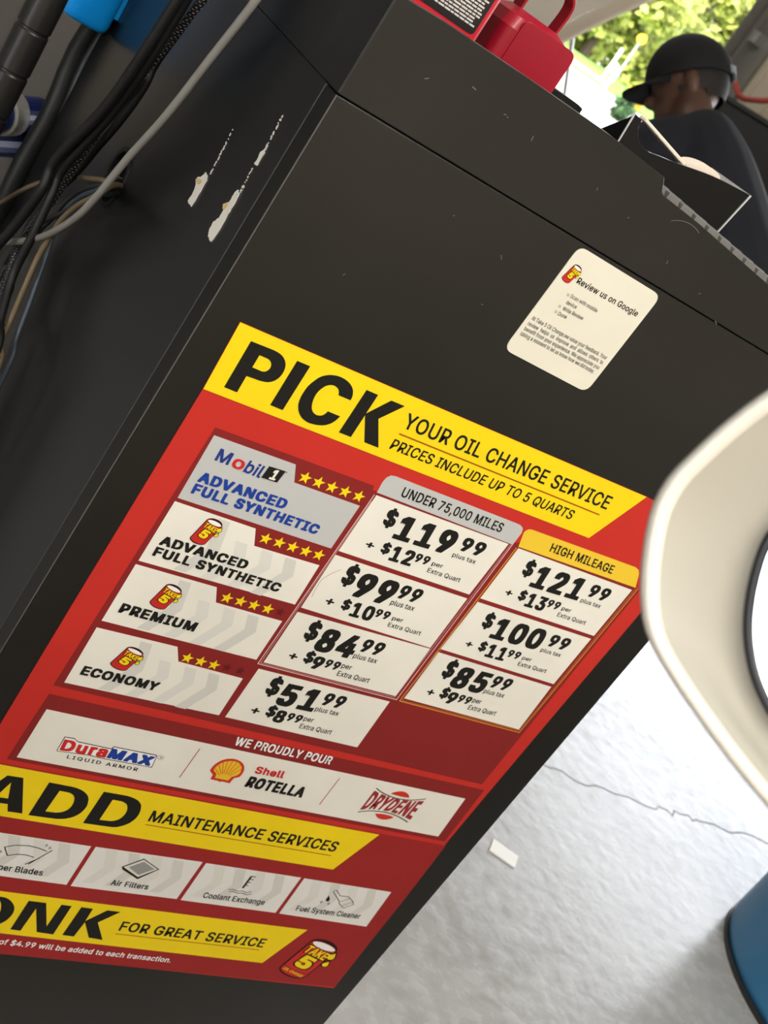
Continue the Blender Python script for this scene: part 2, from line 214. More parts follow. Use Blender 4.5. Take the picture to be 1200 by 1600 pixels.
# ------------------------------------------------------------------ lettering: outlines of a plain sans, in 1/1000 em (cap height 509)
CAP = 509.
GLYPHS = {}
for _l in r"""A480/16,0 201,509 276,509 463,0 395,0 287,302 264,372 232,478 245,478 213,371 191,302 85,0/110,142 110,199 370,199 370,142
B456/60,0 60,509 241,509 289,504 329,491 359,469 381,442 394,410 398,374 395,344 387,320 373,301 356,286 315,267 315,262 339,257 363,245 385,227 402,203 414,173 418,136 413,100 400,67 377,39 344,18 301,4 247,0/125,57 245,57 296,63 330,80 349,105 355,137 352,161 342,184 327,203 306,218 279,228 248,231 125,231/125,285 238,285 265,288 288,296 308,309 323,326 333,348 336,372 330,403 313,429 283,446 240,452 125,452
C510/267,-7 205,1 150,25 104,63 70,115 48,179 40,254 48,329 70,393 104,445 150,484 205,508 267,516 305,513 340,504 373,490 402,471 427,447 448,418 463,385 473,348 408,348 401,373 389,395 357,428 315,449 267,456 223,450 184,432 150,403 125,364 109,314 103,254 109,194 125,145 151,105 184,76 223,59 267,53 315,60 357,81 389,114 408,160 473,160 463,124 448,91 428,62 402,38 373,19 341,5 305,-4
D502/219,0 96,0 96,57 215,57 272,63 318,81 354,110 379,149 394,198 399,255 394,312 379,361 354,399 320,428 275,446 221,452 93,452 93,509 225,509 294,501 353,478 399,441 433,391 455,329 462,255 455,181 433,119 398,68 351,31 291,8/125,509 125,0 60,0 60,509
E419/60,0 60,509 372,509 372,452 125,452 125,286 355,286 355,229 125,229 125,57 375,57 375,0
F410/60,0 60,509 369,509 369,452 125,452 125,278 346,278 346,221 125,221 125,0
G520/269,-7 205,1 149,25 104,64 69,116 47,179 40,254 47,329 69,393 103,445 149,484 203,508 265,516 304,513 340,504 374,489 403,469 429,445 449,416 465,384 474,349 408,349 387,393 356,427 315,448 265,456 222,450 183,432 150,404 125,364 109,314 103,254 109,194 125,145 151,105 184,76 224,59 269,53 309,57 345,71 374,93 396,123 410,160 415,202 434,199 283,199 283,256 478,256 478,200 471,141 451,91 419,50 377,19 326,0
H517/60,0 60,509 125,509 125,289 392,289 392,509 457,509 457,0 392,0 392,232 125,232 125,0
I301/31,0 31,57 118,57 118,452 31,452 31,509 269,509 269,452 183,452 183,57 269,57 269,0
J396/185,-7 124,3 75,33 44,81 33,145 33,173 98,173 98,145 104,104 122,74 149,56 185,50 220,56 248,74 266,104 272,145 272,509 336,509 336,145 326,81 294,33 246,3
K467/104,145 104,216 139,261 174,303 212,344 364,509 448,509 231,276 228,276/60,0 60,509 125,509 125,334 124,225 125,193 125,0/372,0 188,259 228,309 449,0
L393/60,0 60,509 125,509 125,57 361,57 361,0
M628/60,0 60,509 152,509 277,187 287,159 299,123 311,84 322,49 307,49 318,83 330,121 342,158 352,187 476,509 568,509 568,0 504,0 504,291 504,327 505,369 506,413 507,457 513,457 498,409 482,363 467,322 456,291 342,0 286,0 170,291 159,321 145,361 129,408 112,457 119,457 120,416 121,372 122,328 122,291 122,0
N523/60,0 60,509 136,509 343,183 363,151 388,107 414,55 405,54 401,108 399,157 399,195 399,509 463,509 463,0 387,0 202,290 177,331 148,381 108,452 119,454 122,384 124,328 125,291 125,0
O533/267,-7 205,1 150,25 105,63 70,115 48,179 40,254 48,329 70,393 105,445 150,484 205,508 267,516 329,508 384,484 429,445 464,393 486,329 493,254 486,179 464,115 429,63 384,25 329,1/267,53 310,59 349,76 383,105 408,144 425,194 430,254 425,314 408,365 383,404 349,433 310,450 267,456 223,450 184,433 151,404 125,364 109,314 103,254 109,194 125,144 151,105 184,76 223,59
P445/60,0 60,509 235,509 289,503 332,487 366,462 390,430 404,391 409,348 404,304 390,265 366,233 332,207 289,191 235,186 109,186 109,242 233,242 269,246 297,256 318,272 333,294 342,319 344,348 342,376 333,402 318,423 297,439 268,449 232,452 125,452 125,0
Q533/245,159 313,159 369,85 384,65 468,-48 401,-48 346,27 331,46/267,-7 205,1 150,25 105,63 70,115 48,179 40,254 48,329 70,393 105,445 150,484 205,508 267,516 329,508 384,484 429,445 464,393 486,329 493,254 486,179 464,115 429,63 384,25 329,1/267,53 310,59 349,76 383,105 408,144 425,194 430,254 425,314 408,365 383,404 349,433 310,450 267,456 223,450 184,433 151,404 125,364 109,314 103,254 109,194 125,144 151,105 184,76 223,59
R449/60,0 60,509 236,509 290,504 333,489 367,465 390,433 405,395 409,352 405,309 390,271 367,240 333,217 289,203 236,198 96,198 96,255 234,255 269,258 298,267 319,281 334,300 342,324 345,352 342,380 334,405 319,425 298,440 269,449 233,452 125,452 125,0/353,0 230,229 303,229 428,0
S447/224,-9 172,-4 128,9 91,31 64,60 46,96 38,137 104,137 110,110 123,88 142,71 166,59 194,52 224,49 257,52 286,60 311,74 329,92 341,114 346,139 342,161 332,179 316,193 296,205 245,222 184,239 128,260 86,289 60,326 52,372 58,413 75,448 102,476 138,498 180,511 227,516 275,511 316,498 351,476 377,449 394,415 401,378 337,378 326,412 302,437 267,453 225,459 194,456 167,448 145,435 129,418 118,398 115,376 119,352 131,334 148,319 169,308 212,293 264,279 312,264 359,238 379,220 395,198 405,171 408,139 403,99 386,64 360,34 323,11 278,-4
T449/32,452 32,509 417,509 417,452 257,452 257,0 193,0 193,452
U517/259,-8 203,-2 154,15 114,43 85,80 66,124 60,173 60,509 124,509 124,178 128,144 141,113 160,87 187,68 220,56 259,52 298,56 331,68 357,87 377,113 389,144 393,178 393,509 457,509 457,173 451,124 433,80 403,43 363,15 315,-2
V480/204,0 16,509 84,509 192,206 215,137 248,31 235,31 267,138 290,206 395,509 463,509 278,0
W686/155,0 16,509 82,509 163,196 175,145 187,94 197,40 189,40 200,94 211,145 224,196 306,509 380,509 462,196 474,145 486,94 497,40 488,40 499,94 510,145 523,196 603,509 670,509 530,0 455,0 368,323 351,391 336,475 350,475 335,395 318,323 230,0
X474/18,0 217,284 217,236 29,509 104,509 178,400 204,361 223,329 243,292 232,292 252,329 272,361 298,400 374,509 446,509 259,239 259,287 456,0 382,0 292,129 268,165 250,195 230,231 244,231 225,196 206,166 182,129 91,0
Y472/203,0 203,208 16,509 91,509 192,344 222,292 250,230 224,230 251,293 280,344 381,509 455,509 268,208 268,0
Z438/42,0 42,46 273,385 306,431 341,476 348,454 285,452 223,452 40,452 40,509 397,509 397,462 169,129 134,81 97,33 90,54 152,57 214,57 399,57 399,0
a389/160,-9 126,-5 94,5 68,22 48,45 35,73 30,108 34,138 43,161 58,179 78,193 125,211 178,220 234,227 265,235 273,243 276,255 276,257 273,279 267,297 256,311 240,322 220,329 196,331 171,329 149,322 118,301 100,274 41,291 57,322 79,346 104,364 133,375 163,382 194,384 239,379 286,360 306,343 322,320 333,290 337,251 337,0 277,0 277,52 272,52 252,25 215,1 190,-6/170,45 202,49 228,59 248,74 263,93 272,115 276,138 276,190 259,182 231,176 200,171 175,168 134,159 117,150 103,139 95,124 92,105 94,87 102,72 114,61 130,52
b424/229,-8 198,-5 172,4 138,31 118,59 112,59 112,0 53,0 53,509 114,509 114,319 118,319 137,346 171,373 197,381 229,384 274,378 313,361 345,332 370,293 385,245 390,189 385,133 370,84 346,45 313,16 274,-2/220,47 253,51 279,66 301,88 316,117 325,151 328,189 325,227 316,261 301,290 280,311 253,325 220,330 188,325 161,312 140,291 125,263 116,229 113,189 116,150 125,115 140,86 162,65 188,51
c396/207,-8 159,-2 117,16 82,46 56,85 40,133 34,187 40,243 56,291 82,330 117,360 159,378 207,384 260,377 305,356 340,322 362,277 303,262 290,289 270,311 242,325 207,330 173,325 145,310 124,287 108,258 99,224 96,187 99,151 108,117 124,89 145,66 173,51 207,46 243,52 271,66 292,89 304,117 363,102 354,78 341,56 306,21 261,-1
d424/195,-8 151,-2 111,16 79,45 55,84 39,133 34,189 39,245 55,293 79,332 112,361 151,378 196,384 228,381 253,373 287,346 306,319 311,319 311,509 372,509 372,0 313,0 313,59 307,59 287,31 252,4 227,-5/205,47 236,51 263,65 284,86 299,115 309,150 312,189 309,229 300,263 284,291 263,312 237,325 205,330 172,325 145,311 124,290 108,261 99,227 96,189 99,151 109,117 124,88 145,66 172,51
e404/212,-8 161,-2 117,16 82,46 56,85 40,132 34,187 39,242 55,290 81,329 115,359 157,378 205,384 236,382 266,374 294,361 319,341 341,315 357,282 368,242 371,194 371,169 75,169 75,221 338,221 310,202 307,237 298,269 283,294 263,314 237,326 205,330 173,326 146,313 125,294 109,270 99,241 96,211 96,178 100,139 110,106 128,80 151,61 179,50 212,46 254,53 285,73 306,105 365,91 353,63 335,39 311,19 283,4 249,-5
f254/228,379 228,327 6,327 6,379/81,0 81,432 84,461 96,486 113,505 135,519 161,527 187,530 222,527 243,521 227,468 215,472 195,474 171,470 154,460 145,443 142,419 142,0
g425/207,-151 168,-148 134,-140 105,-127 82,-110 64,-91 51,-69 101,-41 122,-66 154,-88 178,-95 207,-97 249,-92 282,-75 304,-47 311,-6 311,68 306,68 287,41 252,16 227,8 195,5 152,10 113,27 80,53 55,90 39,136 34,191 39,246 55,293 80,332 112,361 152,378 196,384 228,382 253,373 288,346 308,319 313,319 313,379 372,379 372,-9 367,-54 350,-90 324,-117 291,-136 251,-147/205,59 237,63 264,75 285,95 300,121 309,154 312,193 309,231 300,264 285,291 264,312 237,325 205,330 172,325 145,312 124,290 109,262 99,229 96,193 99,155 109,123 124,96 145,76 172,63
h410/114,227 114,0 53,0 53,509 114,509 114,287 102,287 124,332 152,362 187,379 227,384 264,380 295,369 321,349 341,321 353,285 357,240 357,0 296,0 296,235 290,275 273,304 246,323 210,329 184,326 161,317 141,303 126,283 117,257
i167/53,0 53,379 114,379 114,0/84,443 67,446 54,455 44,468 41,483 44,499 54,512 67,521 84,524 100,521 114,512 123,499 126,483 123,468 114,455 100,446
j167/53,379 114,379 114,-30 111,-63 102,-90 86,-113 65,-129 37,-139 4,-143 -10,-143 -10,-87 2,-87 25,-83 40,-72 50,-54 53,-29/83,443 67,446 53,455 44,468 41,483 44,499 53,512 67,521 83,524 100,521 114,512 123,499 126,483 123,468 114,455 100,446
k381/110,137 110,212 121,212 284,379 360,379 184,199 177,199/53,0 53,509 114,509 114,0/294,0 148,186 191,229 372,0
l189/139,-2 101,3 74,20 58,47 53,84 53,509 114,509 114,99 115,77 120,62 130,54 146,52 160,53 170,54 181,3 162,-1
m610/53,0 53,379 112,379 112,295 108,295 118,323 132,346 151,363 172,376 195,384 219,386 257,380 287,361 309,331 321,295 312,295 322,321 337,343 357,361 381,375 407,383 437,386 468,383 497,372 522,354 541,328 553,296 557,255 557,0 496,0 496,254 490,289 473,313 447,326 419,330 395,328 374,320 358,307 345,290 338,270 335,247 335,0 274,0 274,260 269,288 253,311 229,326 199,330 178,328 158,320 140,307 126,289 117,266 114,238 114,0
n410/114,227 114,0 53,0 53,379 112,379 112,287 102,287 124,332 152,362 187,379 227,384 264,380 295,369 321,349 341,321 353,285 357,240 357,0 296,0 296,235 290,275 273,304 246,323 210,329 184,326 161,317 141,303 126,283 117,257
o415/207,-8 159,-2 117,16 82,46 56,85 40,133 34,187 40,243 56,291 82,330 117,360 159,378 207,384 256,378 299,360 333,330 359,291 376,243 381,187 376,133 359,85 333,46 299,16 256,-2/207,46 242,51 270,66 292,89 307,117 316,151 319,187 316,224 307,258 292,287 270,310 242,325 207,330 173,325 145,310 124,287 108,258 99,224 96,187 99,151 108,117 124,89 145,66 173,51
p424/53,-143 53,379 112,379 112,319 118,319 137,346 171,373 197,381 229,384 274,378 313,361 345,332 370,293 385,245 390,189 385,133 370,84 346,45 313,16 274,-2 229,-8 198,-5 173,4 138,31 118,59 114,59 114,-143/220,47 253,51 279,66 301,88 316,117 325,151 328,189 325,227 316,261 301,290 280,311 253,325 220,330 188,325 161,312 140,291 125,263 116,229 113,189 116,150 125,115 140,86 162,65 188,51
q424/372,-143 311,-143 311,59 306,59 287,31 252,4 227,-5 195,-8 151,-2 111,16 79,45 55,84 39,133 34,189 39,245 55,293 79,332 112,361 151,378 196,384 228,381 253,373 287,346 307,319 313,319 313,379 372,379/205,47 236,51 263,65 284,86 299,115 309,150 312,189 309,229 300,263 284,291 263,312 237,325 205,330 172,325 145,311 124,290 108,261 99,227 96,189 99,151 109,117 124,88 145,66 172,51
r259/53,0 53,379 112,379 112,321 115,321 130,347 152,367 181,380 213,385 229,384 243,384 243,322 230,324 207,326 182,323 159,315 140,301 126,284 117,262 114,237 114,0
s365/182,-8 145,-5 112,3 84,18 62,38 45,63 36,94 94,107 105,79 124,60 150,49 181,45 217,50 244,62 262,81 268,103 265,121 254,136 237,147 212,155 149,170 104,186 72,208 53,237 47,274 51,305 65,332 87,354 115,370 149,381 187,384 223,381 254,372 279,358 299,339 314,316 324,290 268,277 258,298 243,316 219,328 187,333 156,329 131,317 114,299 109,277 112,258 124,243 144,232 172,223 229,209 275,194 306,171 325,142 331,107 326,75 312,47 290,24 260,6 223,-5
t227/204,379 204,327 6,327 6,379/65,471 126,471 126,98 128,76 136,61 150,53 170,50 185,51 202,54 213,2 192,-3 168,-4 125,2 92,21 72,52 65,93
u410/182,-5 146,-1 115,11 89,31 69,59 57,95 53,139 53,379 114,379 114,144 119,105 137,75 164,56 200,50 226,53 249,62 268,77 283,97 293,122 296,153 296,379 357,379 357,0 298,0 298,92 307,92 286,47 257,17 222,0
v389/163,0 17,379 84,379 165,155 187,87 206,21 184,21 203,87 224,155 305,379 371,379 226,0
w567/138,0 23,379 87,379 133,214 154,137 175,41 165,41 186,135 206,214 252,379 316,379 362,214 382,136 402,41 391,41 413,135 434,214 480,379 545,379 429,0 368,0 319,172 305,225 291,280 277,338 291,338 277,280 263,225 248,172 199,0
x379/21,0 171,218 171,171 29,379 100,379 147,306 179,253 207,206 175,206 202,253 233,306 282,379 352,379 209,169 209,214 358,0 287,0 231,85 200,136 173,182 205,182 178,136 148,85 91,0
y389/47,-139 61,-86 71,-87 104,-89 118,-84 130,-74 141,-58 151,-36 163,-1 17,379 84,379 165,155 187,87 206,21 184,21 202,87 224,155 305,379 371,379 204,-58 177,-107 159,-124 139,-136 117,-143 91,-145 65,-143
z380/42,0 42,46 254,320 254,323 48,323 48,379 333,379 333,331 126,60 126,56 339,56 339,0
0453/227,-7 174,1 130,24 95,62 69,113 53,178 48,254 53,330 69,395 95,447 130,484 174,508 227,516 279,508 323,484 358,447 384,395 400,330 405,254 400,178 384,113 359,62 323,24 279,1/227,50 261,56 290,74 313,103 330,144 340,194 344,254 340,314 330,365 313,405 290,435 261,453 227,460 192,453 163,435 140,405 123,365 113,314 109,254 113,194 123,144 140,103 163,74 192,56
1453/76,0 76,55 391,55 391,0/276,509 276,0 212,0 212,448 209,448 86,358 86,427 198,509
2453/64,0 64,47 234,229 282,282 311,327 318,348 320,371 317,397 308,419 293,436 273,449 250,457 224,460 196,457 172,447 153,433 139,413 130,390 127,362 66,362 71,405 86,442 111,473 143,496 182,511 225,516 268,511 306,497 337,474 361,445 376,411 381,372 378,345 371,318 357,290 336,259 267,180 153,60 153,57 389,57 389,0
3453/218,-7 173,-3 133,10 98,30 70,57 52,91 44,132 109,132 115,107 126,87 144,71 165,59 191,52 219,50 248,53 275,61 297,74 315,93 325,116 329,145 326,172 316,196 299,217 275,234 242,244 201,248 157,248 157,299 288,448 288,452 70,452 70,509 372,509 372,461 211,278 211,289 264,288 308,276 344,253 371,222 387,186 393,145 387,103 370,66 344,36 309,12 266,-2
4453/40,105 40,158 247,509 311,509 109,166 109,163 413,163 413,105/282,0 282,121 282,146 282,318 343,318 343,0
5453/221,-7 178,-2 140,11 108,32 83,60 66,93 60,130 122,130 127,108 138,89 154,73 173,60 196,52 221,50 250,53 276,64 298,82 314,104 324,131 328,162 324,193 314,221 297,244 275,262 248,273 218,277 167,268 145,258 128,246 67,253 96,509 366,509 366,452 151,452 134,301 136,301 155,315 178,325 203,331 229,334 263,330 294,321 321,306 345,285 364,260 379,231 388,199 391,163 385,117 369,76 343,41 309,15 268,-1
6453/226,-7 182,-1 142,15 109,40 84,74 69,115 64,162 68,199 80,239 102,285 137,340 252,509 322,509 151,261 145,261 165,288 196,307 235,314 278,309 316,295 346,271 370,240 384,201 389,157 384,112 368,73 343,39 310,14 271,-2/226,48 254,52 279,63 299,79 314,101 324,128 327,157 324,187 314,213 299,235 279,251 254,262 226,265 198,262 174,252 153,235 138,214 128,188 125,158 128,128 138,102 153,79 174,63 198,52
7453/97,0 323,448 323,452 62,452 62,509 391,509 391,449 165,0
8453/226,-7 178,-2 136,11 101,33 74,62 57,96 52,135 55,166 65,195 81,220 101,241 125,256 153,265 153,267 119,282 93,308 76,342 70,380 75,417 90,450 114,477 146,498 184,511 226,516 269,511 306,498 337,477 361,450 377,417 382,380 376,342 359,308 333,282 300,267 300,265 327,256 351,241 372,220 387,195 397,166 401,135 395,96 378,62 352,33 317,11 275,-2/226,49 258,52 285,60 307,74 323,91 333,113 337,139 333,165 322,189 305,208 283,223 256,232 226,235 196,232 169,223 147,208 130,189 119,165 115,139 119,113 129,91 145,74 167,60 195,52/226,290 252,292 274,300 293,313 307,330 316,351 319,376 316,399 308,420 294,437 275,449 252,457 226,460 200,457 177,449 159,437 145,420 136,399 133,376 136,351 145,330 159,313 178,300 201,292
9453/226,516 271,510 310,494 343,468 368,434 384,393 389,347 385,309 373,270 350,224 315,168 200,0 130,0 301,248 307,248 287,221 257,202 218,195 175,199 137,214 106,237 83,269 68,307 64,352 69,397 85,436 110,469 143,494 182,510/226,460 199,457 174,446 154,429 138,407 129,381 125,352 129,322 138,295 154,274 174,257 199,247 226,243 254,247 279,257 299,273 314,295 324,321 327,350 324,381 314,407 299,429 279,446 254,457
$447/202,-74 202,583 244,583 244,-74/224,-9 172,-4 128,9 91,31 64,60 46,96 38,137 104,137 110,110 123,88 142,71 166,59 194,52 224,49 257,52 286,60 311,74 329,92 341,114 346,139 342,161 332,179 316,193 296,205 245,222 184,239 128,260 86,289 60,326 52,372 58,413 75,448 102,476 138,498 180,511 227,516 275,511 316,498 351,476 377,449 394,415 401,378 337,378 326,412 302,437 267,453 225,459 194,456 167,448 145,435 129,418 118,398 115,376 119,352 131,334 148,319 169,308 212,293 264,279 312,264 359,238 379,220 395,198 405,171 408,139 403,99 386,64 360,34 323,11 278,-4
+453/198,34 198,364 255,364 255,34/61,172 61,226 391,226 391,172
.188/95,-4 78,-1 63,9 53,24 50,41 53,59 63,73 78,83 95,87 113,83 128,73 138,59 141,41 138,24 128,9 113,-1
,188/38,-119 68,71 137,71 84,-119
&448/197,-7 150,-2 110,12 78,34 54,62 39,96 34,133 37,163 47,189 63,213 85,235 140,279 216,335 237,352 255,375 262,405 258,427 245,445 226,457 201,461 168,453 145,431 139,416 137,399 145,363 169,327 204,284 438,0 364,0 171,231 121,293 87,344 78,370 75,398 79,430 91,458 109,481 134,499 165,510 200,513 235,510 266,499 290,482 308,459 320,433 324,404 315,362 291,325 256,293 154,217 128,195 110,174 100,154 97,131 100,108 109,87 124,70 143,57 166,49 193,46 223,50 251,59 278,75 301,95 321,121 336,151 346,186 349,224 408,224 405,180 397,144 371,92 345,62 333,47 305,23 271,7 234,-3
'206/78,318 70,509 136,509 128,318
 188""".split("\n"):
    _p = _l[1:].split("/"); _s = [[tuple(map(int, q.split(","))) for q in c.split()] for c in _p[1:]]
    if not _s: GLYPHS[_l[0]] = (int(_p[0]), [], []); continue
    _a = [sum(a[0]*b[1] - a[1]*b[0] for a, b in zip(c, c[1:] + c[:1])) for c in _s]
    _big = max(_a, key=abs); _P = []; _F = []; _n = 0
    for _i, c in enumerate(_s):
        if _a[_i] * _big < 0: continue
        bx = (min(p[0] for p in c), max(p[0] for p in c), min(p[1] for p in c), max(p[1] for p in c))
        hs = [h for k, h in enumerate(_s) if _a[k] * _big < 0 and bx[0] < h[0][0] < bx[1] and bx[2] < h[0][1] < bx[3] and abs(_a[k]) < abs(_a[_i])]
        _c = bpy.data.curves.new("g", "CURVE"); _c.dimensions = "2D"; _c.fill_mode = "BOTH"
        for q in [c] + hs:
            sp = _c.splines.new("POLY"); sp.points.add(len(q) - 1); sp.use_cyclic_u = True
            for pt, v in zip(sp.points, q): pt.co = (v[0]/1000, v[1]/1000, 0, 1)
        _o = bpy.data.objects.new("g", _c); col.objects.link(_o)
        _m = bpy.data.meshes.new_from_object(_o.evaluated_get(bpy.context.evaluated_depsgraph_get()))
        _k = len(_P); _P += [(v.co.x*1000, v.co.y*1000, _n*.000004) for v in _m.vertices]; _F += [tuple(q + _k for q in p.vertices) for p in _m.polygons]; _n += 1
        bpy.data.objects.remove(_o); bpy.data.curves.remove(_c); bpy.data.meshes.remove(_m)
    GLYPHS[_l[0]] = (int(_p[0]), _P, _F)
def text_tris(s, wx, wy, sp):
    """every letter as triangles, thickened by wx, wy; returns (points, tris, left, right)"""
    x = 0; pts = []; tris = []
    steps = [(0, 0)] if not wx else [(a, b) for a in (-1, 1) for b in (-1, 1)] + ([(0, 0), (-1, 0), (1, 0), (0, 1), (0, -1)] if wx > 30 or wy > 30 else [])
    for ch in s:
        adv, P, Tt = GLYPHS[ch]
        for a, b in steps:
            k = len(pts); lift = steps.index((a, b)) * .000015; pts += [(x + p[0] + a*wx, p[1] + b*wy, lift + p[2]) for p in P]
            tris += [tuple(k+q for q in t) for t in Tt]
        x += adv + wx * 1.5 + sp
    return pts, tris, min(p[0] for p in pts), max(p[0] for p in pts)
def put_text(bm, s, p0, p1, p2, wx, wy, sp, f, mi):
    pts, tris, l, r = text_tris(s, wx, wy, sp or 0)
    p0, p1, p2 = Vector(p0), Vector(p1), Vector(p2); U = (p1 - p0) / (r - l); V = (p2 - p0) / (CAP + 2*wy)
    vs = []
    for a, b, h in pts:
        q = p0 + U * (a - l) + V * (b + wy); g = Vector(f(q.x, q.y)); g.y -= h; vs.append(bm.verts.new(g))
    for t in tris:
        try: bm.faces.new([vs[i] for i in t]).material_index = mi
        except ValueError: pass
def put_warp(bm, s, B, T, wx, wy, f, mi):
    pts, tris, l, r = text_tris(s, wx, wy, 0)
    bz = lambda P, t: Vector(P[0])*(1-t)**2 + Vector(P[1])*2*t*(1-t) + Vector(P[2])*t*t
    vs = []
    for a, b, h in pts:
        t = (a - l) / (r - l); v = (b + wy) / (CAP + 2*wy); q = bz(B, t)*(1-v) + bz(T, t)*v; g = Vector(f(q.x, q.y)); g.y -= h; vs.append(bm.verts.new(g))
    for t in tris:
        try: bm.faces.new([vs[i] for i in t]).material_index = mi
        except ValueError: pass
def put_line(bm, P, w, f, mi):
    P = [Vector(p) for p in P]; n = len(P); A = []; B = []
    for i, p in enumerate(P):
        d0 = (p - P[i-1]).normalized() if i else None; d1 = (P[i+1] - p).normalized() if i < n-1 else None
        d0 = d0 or d1; d1 = d1 or d0
        n0 = Vector((-d0.y, d0.x)); n1 = Vector((-d1.y, d1.x)); m = (n0 + n1)
        m = m / max(.35, m.dot(n0)) if m.length > 1e-6 else n0
        A.append(bm.verts.new(f(*(p + m*w*.5)))); B.append(bm.verts.new(f(*(p - m*w*.5))))
    for i in range(n-1): bm.faces.new((A[i], A[i+1], B[i+1], B[i])).material_index = mi
def build_art(ART, root, ox, oz, names, y0=-.0008, sheet_part=None, labels={}):
    """printed artwork in millimetres on the plane of the cabinet front, one mesh per part or sub-part"""
    acc = {}; order = []
    for e in ART:
        key = (e[1], e[2])
        if key not in acc: acc[key] = (bmesh.new(), []); order.append(key)
        bm, ml = acc[key]
        if e[3] not in ml: ml.append(e[3])
        mi = ml.index(e[3]); y = y0 - e[4] * .00018
        f = lambda a, b, y=y: (ox + a/1000, y, oz + b/1000)
        if e[0] == 'P' and e[4] == 0: prism(bm, e[5], lambda a, b, d: (ox + a/1000, d, oz + b/1000), y0, -.0001, (), mi)
        elif e[0] == 'P': flat(bm, e[5], f, e[6], mi)
        elif e[0] == 'T': put_text(bm, *e[5:9], e[9], e[10], e[11], f, mi)
        elif e[0] == 'L': put_line(bm, e[5], e[6], f, mi)
        elif e[0] == 'W': put_warp(bm, e[5], e[6], e[7], e[8], e[9], f, mi)
    made = {}
    for part, sub in sorted(order, key=lambda k: k[1] != ''):
        bm, ml = acc[(part, sub)]
        nm = (sub or part).split('#')[0]
        if sub and part not in made:
            made[part] = link(part.split('#')[0], bmesh.new(), ml[0], root)
        for fc in bm.faces:
            fc.normal_update()
            if fc.normal.y > .5 and abs(fc.calc_center_median().y) > .0003: fc.normal_flip()
        o = link(nm, bm, ml, root if not sub else None, smooth=None)
        if sub: o.parent = made[part]; o.matrix_parent_inverse = made[part].matrix_parent_inverse.copy() if False else Matrix()
        if not sub: made[part] = o
        if (part, sub) in labels: o['label'] = labels[(part, sub)]
    return made
